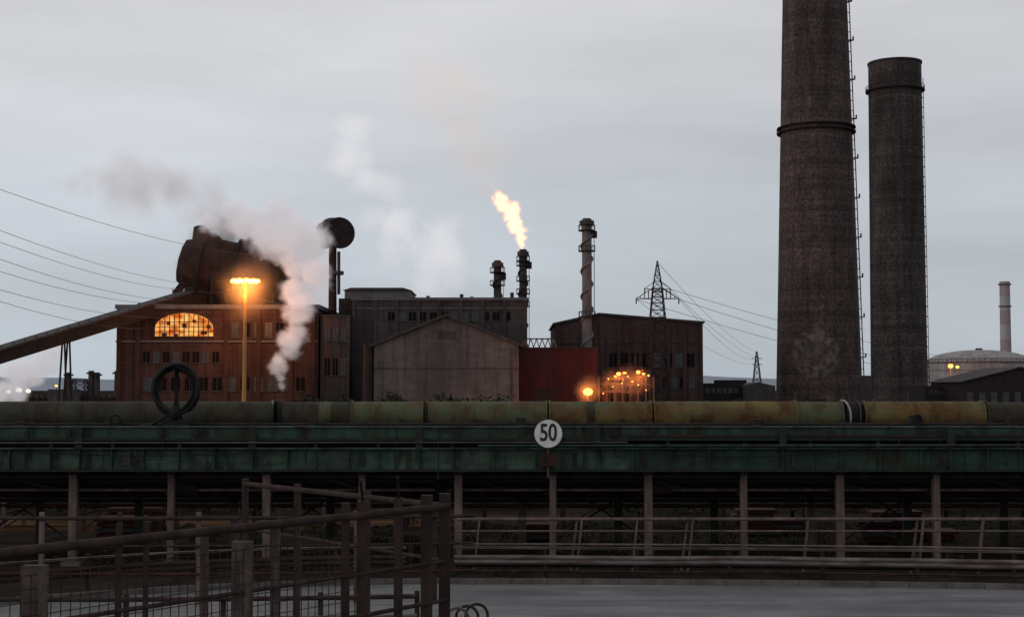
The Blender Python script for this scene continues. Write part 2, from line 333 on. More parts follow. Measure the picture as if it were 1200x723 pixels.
D = 420; cx = X(1054, 460, D); zt = Z(75, D)
c = B("concrete_chimney")
r0 = M(32.5, D); r1 = M(31, D) * 0.985
prev = 0
for i in range(24):
    z1_ = zt * (i + 1) / 24
    c.cyl((cx, D, prev), (cx, D, z1_), r0 + (r1 - r0) * prev / zt, r0 + (r1 - r0) * z1_ / zt, m_ch2, 56, caps=False); prev = z1_
c.cyl((cx, D, zt - .3), (cx, D, zt + .25), r1 + .25, r1 + .25, m_ch2, 56)
c.cyl((cx, D, zt + .1), (cx, D, zt + .3), r1 - .8, r1 - .8, m_hole, 56)
z = Z(108, D)
c.cyl((cx, D, z), (cx, D, z + .5), r1 + .9, r1 + .9, m_dark, 48)
for i in range(44):
    t = 2 * math.pi * i / 44; rr = r1 + .8
    c.beam((cx + rr * math.cos(t), D + rr * math.sin(t), z), (cx + rr * math.cos(t), D + rr * math.sin(t), z + 1.5), .1, .1, m_dark)
c.ring((cx, D, z + 1.5), (0, 0, 1), r1 + .8, .08, m_dark, 44, 4)
for ang in (math.radians(-168), math.radians(-10)):
    for i in range(32):
        zz = 3 + i * 2.9; rr = r0 + (r1 - r0) * zz / zt
        p = Vector((cx + rr * math.cos(ang), D + rr * math.sin(ang), zz)); o = Vector((math.cos(ang), math.sin(ang), 0))
        c.beam(p, p + o * .5, .12, .3, m_dark); c.beam(p + o * .4, p + o * .4 + Vector((0, 0, 2.9)), .16, .16, m_dark)
c.done()

D = 900; cx = X(1179, 425, D); c = B("far_chimney"); z0_ = 0; zt = Z(330, D)
for i in range(8):
    a, b_ = zt * i / 8, zt * (i + 1) / 8
    c.cyl((cx, D, a), (cx, D, b_), M(6.6, D) - i * .05, M(6.6, D) - (i + 1) * .05, m_farred if i % 2 else m_farstack, 32, caps=(i == 7))
for zz in (zt * .78, zt * .97): c.cyl((cx, D, zz), (cx, D, zz + .8), M(7.4, D), M(7.4, D), m_roof, 32)
c.done()

# ---------------------------------------------------------------- storage tank + shed on the right
D = 560; t = B("storage_tank"); cx = X(1148, 455, D); R = M(60, D); zt = Z(425, D)
t.cyl((cx, D, 0), (cx, D, zt), R, R, m_tank, 64, caps=False)
t.sphere((cx, D, zt), R, R, M(15, D), m_tank, 48, 8, True)
t.ring((cx, D, zt), (0, 0, 1), R, .35, m_roof, 64, 6)
for i in range(4): t.ring((cx, D, zt * (.2 + .2 * i)), (0, 0, 1), R, .12, m_roof, 64, 4)
for i in range(60):
    a = 2 * math.pi * i / 60; q = (cx + R * math.cos(a), D + R * math.sin(a))
    t.beam((q[0], q[1], zt), (q[0], q[1], zt + 1.3), .14, .14, m_mid)
t.ring((cx, D, zt + 1.3), (0, 0, 1), R, .09, m_mid, 64, 4)
t.cyl((cx, D, zt + M(14, D)), (cx, D, zt + M(17, D)), 1.5, 1.2, m_mid)
t.done()
D = 330; t = B("gabled_shed")
x0, x1 = X(1128, 455, D), X(1250, 455, D); xm = X(1196, 455, D)
t.prism([(x0, 0), (x1, 0), (x1, Z(447, D)), (xm, Z(431, D)), (x0, Z(447, D))], D, D + 25, m_dark)
for i in range(8):
    xx = x0 + 1 + i * 2.7; t.box(xx, xx + 1.4, D - .05, D, 2.2, 4.6, m_win)
t.prism([(x0 - .6, Z(448, D)), (xm, Z(430.8, D)), (x1, Z(446, D)), (x1, Z(445, D)), (xm, Z(429.5, D)), (x0 - .6, Z(447, D))], D - .6, D + 25.6, m_mid)
t.done()
def small_lamp(u, v_, D, sz, en, name="flood_lamp", m=e_lamp2, col=(1, .3, .06), dz=0):
    b = B(name); p = P(u, v_, D)
    b.cyl((p.x, D + .2, 0), (p.x, D + .2, p.z - sz), .12, .09, m_mid, 8)
    b.box(p.x - sz * .9, p.x + sz * .9, D - sz * .2, D + sz * .9, p.z + sz * .78, p.z + sz * 1.0, m_mid)
    b.beam((p.x, D + sz + .1, p.z - sz), (p.x, D + sz * .8, p.z + sz * .9), .1, .1, m_mid)
    b.sphere(p, sz, sz, sz * .75, m, 12, 8); o_ = b.done()
    if en:
        l = bpy.data.lights.new(name + "_light", 'POINT'); l.energy = en; l.color = col; l.shadow_soft_size = sz
        o = bpy.data.objects.new(name + "_light", l); S.collection.objects.link(o); o.location = p - Vector((0, sz * 1.3 + .3 + dz, .2))
        o.parent = o_
small_lamp(1114, 429, 520, .9, 9000)
small_lamp(1122, 430, 520, .6, 0)

# ---------------------------------------------------------------- main works buildings
def winrow(b, x0, x1, y, z0, z1, n, m=m_win, gap=.35):
    w = (x1 - x0) / n
    for i in range(n):
        a = x0 + i * w + w * gap / 2; c_ = x0 + (i + 1) * w - w * gap / 2
        b.box(a, c_, y - .06, y + .2, z0, z1, m_win if random.random() < .3 else m)
        b.box(a - .15, c_ + .15, y - .16, y, z0 - .25, z0 - .01, m_mid)
        b.box((a + c_) / 2 - .05, (a + c_) / 2 + .05, y - .1, y - .061, z0, z1, m_mid)

D = 300
b = B("furnace_hall"); x0, x1 = X(136, 470, D), X(372, 470, D); zt = Z(362, D)
b.box(x0, x1, D, D + 40, 0, zt, m_brickA)
b.box(x0 - .4, x1 + .3, D - .4, D + 40.4, zt + .002, zt + M(5, D), m_roof)
b.box(x0 - .25, x1, D - .25, D, Z(401, D), Z(399, D), m_roof)
for u in (136, 158, 262, 300, 338, 364):
    xx = X(u, 470, D); b.box(xx, xx + .9, D - .35, D - .002, 0, zt - .1, m_brickA)
ax0, ax1 = X(182, 394, D), X(250, 394, D); az0, az1 = Z(394, D), Z(367, D); ac = (ax0 + ax1) / 2; hw = (ax1 - ax0) / 2
def arch(k, zb):
    pts = [(ac - hw * k, zb), (ac + hw * k, zb)]
    for i in range(17):
        a = math.pi * i / 16; c_ = math.cos(a)
        pts.append((ac + hw * k * c_, az0 + (az1 - az0) * k * (.34 + .66 * math.sin(a) ** .95)))
    return pts
b.prism(arch(1.09, az0 - .4), D - .2, D - .003, m_brickA)
b.prism(arch(1.0, az0), D - .26, D - .201, e_win)
for i in range(1, 12):
    xx = ax0 + (ax1 - ax0) * i / 12; s_ = math.sqrt(max(0, 1 - ((xx - ac) / hw) ** 2))
    b.box(xx - .09, xx + .09, D - .34, D - .262, az0, az0 + (az1 - az0) * (.34 + .64 * s_ ** .95), m_dark)
for q in (.2, .4, .62): b.box(ax0 + hw * max(0, q - .35) * .9, ax1 - hw * max(0, q - .35) * .9, D - .38, D - .341, az0 + (az1 - az0) * q - .07, az0 + (az1 - az0) * q + .07, m_dark)
for (u, v_, w_, h_) in ((190, 390, 6, 4), (214, 379, 5, 5), (236, 388, 7, 4), (226, 375, 4, 3), (204, 391, 5, 3), (196, 377, 4, 4), (243, 381, 4, 4)):
    b.box(X(u, v_, D), X(u + w_, v_, D), D - .32, D - .27, Z(v_ + h_, D), Z(v_, D), m_brickA)
winrow(b, X(165, 470, D), X(258, 470, D), D, Z(425, D), Z(412, D), 8, m_hole)
winrow(b, X(268, 470, D), X(360, 470, D), D, Z(395, D), Z(378, D), 7, m_hole)
winrow(b, X(165, 470, D), X(360, 470, D), D, Z(458, D), Z(442, D), 12, m_hole)
b.box(X(150, 350, D), X(200, 350, D), D + 8, D + 26, zt + M(5, D), Z(352, D), m_dark)
for u, hh in ((262, 352), (275, 346), (318, 350), (331, 343)):
    xx = X(u, 355, D); b.cyl((xx, D + 4, zt), (xx, D + 4, Z(hh - 8, D)), .5, .5, m_dark, 12)
b.done()

b = B("furnace_gas_hood"); Dh = 318
def PP(u, v_): return P(u, v_, Dh)
b.cyl(PP(215, 306), PP(240, 312), M(27, Dh), M(35, Dh), m_hood, 11, smooth=False)
b.cyl(PP(240, 312), PP(282, 320), M(35, Dh), M(34, Dh), m_hood, 13, smooth=False)
b.cyl(PP(282, 320), PP(322, 322), M(38, Dh), M(34, Dh), m_hood, 11, smooth=False)
b.cyl(PP(322, 322), PP(352, 332), M(33, Dh), M(15, Dh), m_hood, 11, smooth=False)
b.cyl(PP(234, 265), PP(244, 315), M(7, Dh), M(24, Dh), m_hood, 9, smooth=False)
b.sphere(PP(296, 300), M(26, Dh), M(22, Dh), M(19, Dh), m_hood, 18, 12, rough=.5)
b.sphere(PP(328, 312), M(20, Dh), M(18, Dh), M(15, Dh), m_hood, 18, 12, rough=.5)
b.sphere(PP(252, 296), M(22, Dh), M(18, Dh), M(18, Dh), m_hood, 18, 12, rough=.6)
b.ring(PP(240, 312), PP(282, 320) - PP(240, 312), M(36, Dh), .45, m_dark, 32)
b.ring(PP(282, 320), PP(318, 322) - PP(282, 320), M(38, Dh), .45, m_dark, 32)
b.cyl(PP(238, 330), (PP(236, 352).x, Dh, Z(362, D) - 1), 3.5, 5.2, m_hood)
b.cyl(PP(275, 330), (PP(275, 352).x, Dh, Z(362, D) - 1), 4.5, 5.5, m_hood)
b.cyl(PP(310, 335), (PP(310, 352).x, Dh, Z(362, D) - 1), 4, 5.5, m_hood)
for u in (222, 256, 290, 338):
    p = PP(u, 352); b.beam((p.x, Dh - 7, Z(362, D)), PP(u, 325) - Vector((0, 7, 0)), .5, .5, m_dark)
b.box(PP(212, 350).x, PP(352, 350).x, Dh - 8, Dh - 5.5, PP(0, 347).z, PP(0, 345).z, m_dark)
for i in range(18):
    xx = PP(212, 350).x + i * 1.5; b.beam((xx, Dh - 8, PP(0, 345).z), (xx, Dh - 8, PP(0, 340).z), .1, .1, m_dark)
b.beam(PP(205, 345), PP(250, 290), .5, 1.6, m_dark)
b.done()

b = B("gas_bleeder_stack"); Dh = 312
b.cyl((PP(390, 370).x, Dh, 0), P(390, 285, Dh), M(5.5, Dh), M(4.5, Dh), m_dark)
b.cyl(P(389, 272, Dh + 2), P(398, 273, Dh - 3.2), M(17, Dh), M(17.5, Dh), m_hood, 36)
b.cyl(P(398, 273, Dh - 3.2), P(398.6, 273, Dh - 3.5), M(15, Dh), M(15, Dh), m_dark, 36)
b.ring(P(398.2, 273, Dh - 3.3), (0.45, -1, 0), M(16.5, Dh), .35, m_dark, 36)
b.cyl(P(392, 290, Dh), P(389, 282, Dh), M(5, Dh), M(11, Dh), m_dark)
b.sphere(P(378, 268, Dh), M(8, Dh), M(8, Dh), M(8, Dh), m_hood, rough=.5)
b.sphere(P(382, 285, Dh), M(6, Dh), M(8, Dh), M(7, Dh), m_hood, rough=.5)
b.cyl(P(394, 322, Dh), P(394, 318, Dh), M(9, Dh), M(9, Dh), m_mid)
b.cyl(P(397, 345, Dh), P(397, 295, Dh), .35, .35, m_mid, 8)
for i in range(22):
    q = P(385, 295 + i * 4, Dh - 1); b.beam(q, q + Vector((1.2, 0, 0)), .08, .12, m_mid)
b.done()

D = 305; b = B("rolling_mill_hall"); x0, x1 = X(412, 470, D), X(618, 470, D); zt = Z(352, D)
b.box(x0, x1, D, D + 45, 0, zt, m_brickB)
b.box(x0 - .3, x1 + .3, D - .3, D + 45.3, zt + .002, zt + .6, m_roof)
b.box(x0 - .15, x1, D - .15, D, Z(362, D), Z(360.5, D), m_roof)
for i in range(9):
    xx = x0 + (x1 - x0 - .7) * i / 8; b.box(xx, xx + .7, D - .3, D - .002, 0, zt - .05, m_brickB)
b.box(X(400, 350, D), X(478, 350, D), D + 6, D + 24, zt - .1, Z(338, D), m_roof)
b.prism([(X(398, 338, D), Z(338, D)), (X(480, 338, D), Z(338, D)), (X(470, 336, D), Z(335, D)), (X(408, 336, D), Z(335, D))], D + 5.5, D + 24.5, m_mid)
xa, xb = X(378, 470, D), X(411.5, 470, D)
b.box(xa, xb, D - 4, D + 25, 0, Z(372, D), m_brickB); b.box(xa - .2, xb + .1, D - 4.2, D + 25, Z(372, D) + .002, Z(370, D), m_mid)
b.box(xa + 3, xb - .2, D + 2, D + 20, Z(370, D), Z(349, D), m_dark)
winrow(b, X(452, 470, D), X(600, 470, D), D, Z(376, D), Z(366, D), 12, m_hole)
winrow(b, xa + .6, xb - .4, D - 4, Z(400, D), Z(385, D), 3)
winrow(b, xa + .6, xb - .4, D - 4, Z(440, D), Z(420, D), 3, m_hole)
for u, v_ in ((500, 345), (540, 343), (552, 346), (600, 341)):
    xx = X(u, 350, D); b.cyl((xx, D + 5, zt), (xx, D + 5, Z(v_, D)), .4, .4, m_mid, 10)
b.done()

D = 285; b = B("gabled_workshop"); x0, x1, xm = X(438, 470, D), X(608, 470, D), X(523, 470, D)
ze, za = Z(405, D), Z(371, D)
b.prism([(x0, 0), (x1, 0), (x1, ze), (xm, za), (x0, ze)], D, D + 19, m_brickC)
th = .5
b.prism([(x0 - .8, ze - .3), (xm, za + .05), (x1 + .8, ze - .3), (x1 + .8, ze + th - .3), (xm, za + th + .1), (x0 - .8, ze + th - .3)], D - .7, D + 19.5, m_mid)
b.box(X(422, 470, D), x0 - .01, D + 2, D + 18, 0, Z(408, D), m_dark)
b.cyl((X(431, 470, D), D + 1, 0), (X(431, 470, D), D + 1, Z(404, D)), 1.1, 1.1, m_dark, 16)
b.box(x0 + .02, x1 - .02, D - .12, D, Z(432, D), Z(431, D), m_brickB)
b.box(X(512, 470, D), X(534, 470, D), D - .05, D, Z(398, D), Z(388, D), m_brickB)
b.box(X(452, 470, D), X(470, 470, D), D - .05, D, 0, 4.2, m_mid)
b.cyl((X(600, 470, D), D - .3, 0), (X(600, 470, D), D - .3, ze - .5), .14, .14, m_mid, 8)
b.done()

D = 290; b = B("red_shed"); x0, x1 = X(608.5, 470, D), X(700, 470, D); zt = Z(409, D)
b.box(x0, x1, D, D + 25, 0, zt, m_red)
for i in range(38):
    xx = x0 + .2 + (x1 - x0 - .4) * i / 38; b.box(xx, xx + .14, D - .1, D - .001, .2, zt - .1, m_red)
b.box(x0, x1 + .2, D - .25, D + 25, zt + .002, zt + .35, m_dark)
b.box(x0 + 3, x0 + 7, D - .16, D - .11, 0, 5.5, m_dark)
zr = Z(397, D); xa, xb = X(612, 400, D), X(652, 400, D)
b.beam((xa, D, zr), (xb, D, zr), .25, .25, m_dark)
n = 6
for i in range(n):
    p0 = xa + (xb - xa) * i / n; p1 = xa + (xb - xa) * (i + 1) / n
    b.beam((p0, D, zt + .3), ((p0 + p1) / 2, D, zr), .2, .2, m_roof); b.beam(((p0 + p1) / 2, D, zr), (p1, D, zt + .3), .2, .2, m_roof)
b.done()

D = 330; b = B("brick_power_house"); x0, x1 = X(650, 470, D), X(824, 470, D)
ol = [(x0, 0), (x1, 0), (x1, Z(379, D)), (X(702, 368, D), Z(369, D)), (x0, Z(381, D))]
b.prism(ol, D, D + 35, m_brickE)
b.prism([(x0 - .4, Z(381, D)), (X(702, 368, D), Z(369, D)), (x1 + .4, Z(379, D)), (x1 + .4, Z(376.5, D)), (X(702, 368, D), Z(366.5, D)), (x0 - .4, Z(378.5, D))], D - .4, D + 35.4, m_mid)
b.box(x0, x1, D - .15, D - .001, Z(402, D), Z(400.5, D), m_brickB)
winrow(b, X(712, 470, D), X(816, 470, D), D, Z(430, D), Z(414, D), 8, m_hole)
winrow(b, X(775, 470, D), X(816, 470, D), D, Z(455, D), Z(442, D), 4, m_hole)
for i in range(7):
    xx = X(704, 470, D) + (x1 - X(704, 470, D) - .8) * i / 6; b.box(xx, xx + .8, D - .3, D - .16, 0, Z(381, D), m_brickE)
b.done()

D = 340; b = B("low_depot")
b.box(X(822, 470, D), X(872, 470, D), D, D + 15, 0, Z(449, D), m_dark)
b.prism([(X(868, 470, D), 0), (X(905, 470, D), 0), (X(905, 470, D), Z(452, D)), (X(886, 470, D), Z(448, D)), (X(868, 470, D), Z(452, D))], D - 4, D + 10, m_mid)
winrow(b, X(826, 470, D), X(866, 470, D), D, Z(460, D), Z(455, D), 6)
b.box(X(845, 470, D), X(880, 470, D), D + 6, D + 12, Z(449, D), Z(445, D), m_dark)
b.done()
D = 345; b = B("dark_depot")
b.box(X(1004, 470, D), X(1022, 470, D), D, D + 15, 0, Z(440, D), m_mid); b.box(X(1085, 470, D), X(1130, 470, D), D, D + 15, 0, Z(452, D), m_dark)
winrow(b, X(1088, 470, D), X(1128, 470, D), D, Z(461, D), Z(457, D), 6)
b.done()

# ---------------------------------------------------------------- steel stacks with strakes
def stack(u, vt, D, wpx, headpx, m, zb=0, name="steel_flare_stack", plat=()):
    b = B(name); x = X(u, 400, D); zt = Z(vt, D); R = M(wpx / 2, D)
    b.cyl((x, D, zb), (x, D, zt), R, R, m, 20)
    b.cyl((x, D, zt - M(7, D)), (x, D, zt - M(2, D)), R * 1.5, R * 1.5, m_mid, 20); b.cyl((x, D, zt), (x, D, zt + .15), R * .8, R * .8, m_hole, 16)
    pts = []; H = zt - zb - 4; L_ = max(int(H / (R * 5)), 2)
    for i in range(L_ * 12 + 1):
        a = i / 12 * 2 * math.pi; pts.append((x + (R + .18) * math.cos(a), D + (R + .18) * math.sin(a), zb + 1 + H * i / (L_ * 12)))
    b.tube(pts, R * .24, m, 6)
    for v_ in (vt + 14,) + tuple(plat):
        z = Z(v_, D); b.cyl((x, D, z), (x, D, z + .2), M(headpx / 2, D), M(headpx / 2, D), m_dark, 20)
        for i in range(14):
            a = 2 * math.pi * i / 14; rr = M(headpx / 2, D) - .05; q = (x + rr * math.cos(a), D + rr * math.sin(a))
            b.beam((q[0], q[1], z), (q[0], q[1], z + 1.2), .09, .09, m_dark)
        b.ring((x, D, z + 1.2), (0, 0, 1), M(headpx / 2, D) - .05, .06, m_dark, 20, 4)
    for s_ in (-.25, .25): b.cyl((x + R + .5, D + s_, zb), (x + R + .5, D + s_, zt - 1), .06, .06, m_dark, 6)
    b.box(x + R, x + R + 1.1, D - .5, D + .5, Z(vt + 22, D), Z(vt + 14, D), m_dark)
    b.done()
stack(583, 306, 335, 9, 18, m_mid, plat=(320, 335))
stack(613, 293, 325, 9, 16, m_mid, plat=(312, 330, 345, 360))
stack(688, 257, 300, 11.5, 20, m_stack, plat=(295, 372))

# orange lit steel structure
D = 284; b = B("lit_process_structure"); x0, x1 = X(702, 470, D), X(766, 470, D); n = 7
random.seed(11)
for yy in (D, D + 8):
    for i in range(n + 1):
        xx = x0 + (x1 - x0) * i / n; b.beam((xx, yy, 0), (xx, yy, Z(random.uniform(433, 450), D)), .28, .28, m_mid)
    for v_ in (443, 450, 459):
        b.beam((x0 + random.uniform(0, 4), yy, Z(v_, D)), (x1 - random.uniform(0, 3), yy, Z(v_, D)), .3, .35, m_mid)
for i in range(n):
    xa = x0 + (x1 - x0) * i / n; xb = x0 + (x1 - x0) * (i + 1) / n
    b.beam((xa, D, Z(459, D)), (xb, D, Z(449, D)), .15, .15, m_mid)
    if i in (0, 2, 3, 5): b.box(xa + .1, xb - .1, D + 8.2, D + 8.5, 0, Z(random.uniform(438, 448), D), m_brickE)
b.box(X(706, 470, D), X(716, 470, D), D + 1, D + 6, 0, Z(446, D), m_brickA); b.box(X(738, 470, D), X(752, 470, D), D + 1, D + 6, 0, Z(444, D), m_brickE)
for (u, v_, s_, w_) in ((713, 444, .13, 1), (721, 441, .15, 1.6), (725, 438, .30, 1.5), (732, 437, .17, 2.2), (736, 441, .12, 1), (748, 436, .30, 1.3), (754, 438, .15, 2), (760, 440, .17, 1), (718, 453, .11, 1), (741, 447, .11, 2), (757, 457, .10, 1), (729, 449, .12, 1), (748, 451, .10, 1.5), (707, 461, .12, 1)):
    b.sphere(P(u, v_, D - .8), s_ * w_, s_, s_, e_lamp2, 8, 6); q = P(u, v_, D - .8)
    b.box(q.x - s_ * w_ - .05, q.x + s_ * w_ + .05, q.y - .1, q.y + .8, q.z + s_ * .9, q.z + s_ * .9 + .1, m_mid)
b.cyl((X(724, 470, D), D + 4, 0), (X(724, 470, D), D + 4, Z(444, D)), 1.0, 1.0, m_mid); b.cyl((X(733, 470, D), D + 4, 0), (X(733, 470, D), D + 4, Z(440, D)), .8, .8, m_mid)
o = b.done()
for u, v_, e in ((724, 441, 1500), (750, 440, 1700), (708, 458, 700)):
    l = bpy.data.lights.new("process_light", 'POINT'); l.energy = e; l.color = (1, .25, .045); l.shadow_soft_size = .5
    lo_ = bpy.data.objects.new("process_light", l); S.collection.objects.link(lo_); lo_.location = P(u, v_, D - 2.5); lo_.parent = o
small_lamp(689, 459, 268, .85, 6000, dz=2)

# ---------------------------------------------------------------- high mast lamp
D = 286; b = B("high_mast_lamp"); x = X(286, 470, D); zt = Z(331, D)
b.cyl((x, D, 0), (x, D, zt + .6), .48, .30, m_pole, 16)
R = M(13.5, D)
b.ring((x, D, zt + .5), (0, 0, 1), R * .9, .12, m_pole, 28, 6)
for i in range(10):
    a = 2 * math.pi * i / 10; q = Vector((x + R * math.cos(a), D + R * math.sin(a), zt + .25))
    b.beam((x, D, zt + .6), q + Vector((0, 0, .35)), .14, .14, m_pole)
    b.sphere(q, .66, .62, .38, e_lamp, 10, 6)
    b.box(q.x - .4, q.x + .4, q.y - .4, q.y + .4, q.z + .40, q.z + .50, m_pole)
b.cyl((x, D, zt + .3), (x, D, zt + 1.0), .5, .35, m_pole)
o = b.done()
l = bpy.data.lights.new("mast_light", 'POINT'); l.energy = 20000; l.color = (1, .33, .06); l.shadow_soft_size = 1.5
lo_ = bpy.data.objects.new("mast_light", l); S.collection.objects.link(lo_); lo_.location = (x, D, zt - 1.4); lo_.parent = o

# ---------------------------------------------------------------- conveyor gallery
b = B("conveyor_gallery"); D = 296
A = P(-80, 441, D - 40); A2 = P(218, 350, D + 14)
b.beam(A, A2, 3.6, M(14, D), m_dark)
b.beam(A + Vector((0, 0, M(8, D))), A2 + Vector((0, 0, M(8, D))), 4.2, .4, m_mid)
for i in range(1, 24):
    p = A.lerp(A2, i / 24); b.box(p.x - .12, p.x + .12, p.y - 1.95, p.y - 1.7, p.z - M(8, D), p.z + M(8, D), m_dark)
for tt in (.48,):
    p = A.lerp(A2, tt)
    for s_ in (-1.6, 1.6):
        b.beam((p.x - .9, p.y + s_, 0), (p.x - .2, p.y + s_, p.z - 1), .3, .3, m_dark); b.beam((p.x + .9, p.y + s_, 0), (p.x + .2, p.y + s_, p.z - 1), .3, .3, m_dark)
b.done()
b = B("coke_battery"); D = 380
b.box(X(-20, 470, D), X(140, 470, D), D, D + 20, 0, Z(465, D), m_brickA)
for i in range(22):
    xx = X(-20, 470, D) + i * 1.6; b.box(xx, xx + .5, D - .4, D, 0, Z(463, D), m_dark)
for u, v_ in ((73, 436), (100, 434), (107, 436), (131, 434)):
    x = X(u, 470, D); b.cyl((x, D + 5, 0), (x, D + 5, Z(v_, D)), .9, .75, m_mid, 14); b.cyl((x, D + 5, Z(v_ + 4, D)), (x, D + 5, Z(v_ + 2, D)), 1.3, 1.3, m_dark, 14)
b.box(X(-20, 470, D), X(28, 470, D), D - 6, D - 1, 0, Z(461, D), m_dark)
lattice(b, X(88, 470, D), D + 4, 0, Z(444, D), 4, 3, 5, .25, m_dark)
b.box(X(60, 470, D), X(96, 470, D), D - 3, D - 1, 0, Z(456, D), m_mid)
b.done()
small_lamp(22, 457, 360, .8, 2500, "flood_lamp", e_white, (1, .8, .65)); small_lamp(33, 458, 362, .6, 0, "flood_lamp", e_white)
small_lamp(10, 459, 362, .6, 0, "flood_lamp", e_white); small_lamp(66, 452, 340, .3, 0, "flood_lamp", e_lamp2)

# ---------------------------------------------------------------- pylons and wires
D = 300; b = B("lattice_pylon"); x = X(771, 440, D)
lattice(b, x, D, 0, Z(372, D), 5.2, 3.0, 8, .24, m_dark)
lattice(b, x, D, Z(372, D), Z(338, D), 3.0, 1.9, 5, .2, m_dark)
lattice(b, x, D, Z(338, D), Z(306, D), 1.9, .15, 5, .15, m_dark)
za = Z(350, D)
for s_ in (-1, 1):
    tip = Vector((x + s_ * M(25, D), D, za))
    for dy in (-1, 1):
        b.beam((x + s_ * 1, D + dy, za), tip, .16, .16, m_dark); b.beam((x + s_ * 1, D + dy * .8, za + 2.2), tip, .14, .14, m_dark)
        for q in (.25, .5, .75):
            p = Vector((x + s_ * 1, D + dy, za)).lerp(tip, q); p2 = Vector((x + s_ * 1, D + dy * .8, za + 2.2)).lerp(tip, q); b.beam(p, p2, .1, .1, m_dark)
    tip2 = Vector((x + s_ * M(15, D), D, Z(338, D)))
    for dy in (-.8, .8): b.beam((x + s_ * .8, D + dy, Z(340, D)), tip2, .13, .13, m_dark); b.beam((x + s_ * .6, D + dy, Z(330, D)), tip2, .1, .1, m_dark)
    for q in (tip, tip2): b.cyl(q, q - Vector((0, 0, 1.1)), .13, .13, m_dark, 8)
b.done()
D = 800; b = B("lattice_pylon"); x = X(887, 440, D)
lattice(b, x, D, 0, Z(412, D), 6, .6, 8, .35, m_mid)
for v_ in (420, 427): b.beam((x - M(6, D), D, Z(v_, D)), (x + M(6, D), D, Z(v_, D)), .4, .4, m_mid)
b.done()
w = B("power_lines")
px = [P(796, 351, 300), P(746, 351, 300), P(786, 339, 300), P(770, 307, 300)]
for p0, (u, v_) in zip(px, ((881, 421), (880, 427), (893, 420), (887, 412))):
    w.tube(sag(p0, P(u, v_, 800), 3), .045, m_steelw, 5)
for p0, (u, v_) in zip(px[:3], ((1300, 440), (1300, 448), (1300, 420))):
    w.tube(sag(p0, P(u, v_, 700), 8), .05, m_steelw, 5)
for (v0, u1, v1, dd) in ((265, 222, 333, 1.2), (279, 218, 340, 1.4), (300, 215, 352, 1.6), (317, 212, 356, 1.6), (340, 200, 372, 1.4), (352, 180, 385, 1.4), (218, 330, 300, 2.2)):
    a = P(-60, v0 - 18, 150); b2 = P(u1, v1, 312); w.tube(sag(a, b2, dd), .033, m_steelw, 5)
w.tube(sag(P(400, 362, 300), P(300, 350, 290), .5), .06, m_steelw, 5)
w.done()

# ---------------------------------------------------------------- scrub
def scrub(name, cl, leaf, seed):
    random.seed(seed); b = B(name); V = []; F = []
    for (x, y, z, rx, rz, n) in cl:
        for _ in range(n):
            a = random.uniform(0, 6.28); ph = math.asin(random.uniform(-.3, 1)); q = random.uniform(.55, 1.05)
            c_ = Vector((x + rx * q * math.cos(a) * math.cos(ph), y + rx * q * math.sin(a) * math.cos(ph), max(.05, z + rz * q * math.sin(ph))))
            u = Vector([random.gauss(0, 1) for _ in range(3)]).normalized(); t_ = u.orthogonal().normalized(); s_ = leaf * random.uniform(.6, 1.4)
            o_ = len(V); V += [c_ - u * s_, c_ + t_ * s_ * .5, c_ + u * s_, c_ - t_ * s_ * .5]; F.append((o_, o_ + 1, o_ + 2, o_ + 3))
    b.add(V, F, m_leaf); b.done()
random.seed(21)
cl = []
for i in range(34):
    x = random.uniform(X(330, 470, 150), X(610, 470, 150)); h_ = random.uniform(2.8, 5.2); cl.append((x, random.uniform(140, 165), h_ * .5, random.uniform(1.0, 2.6), h_ * .5, 300))
for i in range(16):
    x = random.uniform(X(820, 470, 150), X(1200, 470, 150)); h_ = random.uniform(2.6, 4.8); cl.append((x, random.uniform(140, 165), h_ * .5, random.uniform(1.0, 2.6), h_ * .5, 300))
scrub("distant_scrub", cl, .26, 3)
cl = []
for i in range(80):
    x = random.uniform(-30, 30); y = random.uniform(63, 67.5); h_ = random.uniform(.5, 1.6); cl.append((x, y, h_ * .45, random.uniform(.6, 1.8), h_ * .55, 150))
scrub("scrub_bank", cl, .12, 4)
cl = []
for i in range(190):
    x = random.uniform(-14, 20); y = random.uniform(42.6, 60); h_ = random.uniform(.12, .55); cl.append((x, y, h_ * .3, random.uniform(.3, 1.1), h_ * .7, 80))
scrub("weeds", cl, .06, 5)

# ---------------------------------------------------------------- sheet fence + pipe rack + stock behind the bridge
random.seed(31)
b = B("sheet_metal_fence"); x = -34
while x < 36:
    w_ = random.uniform(1.6, 2.6); b.box(x, x + w_ - .03, 69, 69.08, 0, random.uniform(1.75, 2.15), m_sheet)
    b.box(x - .06, x + .06, 68.9, 68.99, 0, 2.25, m_fence if random.random() < .7 else m_post); x += w_
b.done()
b = B("pipe_rack")
for (y, z, r_, m) in ((57, 1.55, .14, m_mid), (57.4, 1.2, .09, m_rust), (57.8, 1.75, .2, m_dark), (58.4, .85, .11, m_fence), (56.8, .95, .05, m_rust), (58.6, 1.45, .16, m_rust)):
    b.cyl((-30, y, z), (32, y, z), r_, r_, m, 12)
    x = -29 + random.random() * 4
    while x < 31: b.cyl((x, y, z), (x + .08, y, z), r_ + .05, r_ + .05, m, 12); x += random.uniform(2.5, 5)
x = -29
while x < 32:
    for y in (56.6, 58.9): b.box(x - .07, x + .07, y - .07, y + .07, 0, 2.2, m_post if random.random() < .3 else m_fence)
    for z in (.7, 1.08, 1.35): b.box(x - .05, x + .05, 56.68, 58.82, z - .09, z - .02, m_dark)
    if random.random() < .5: b.beam((x, 56.55, .1), (x + 3.1, 56.55, 2.1), .06, .06, m_fence)
    x += 3.1
b.done()
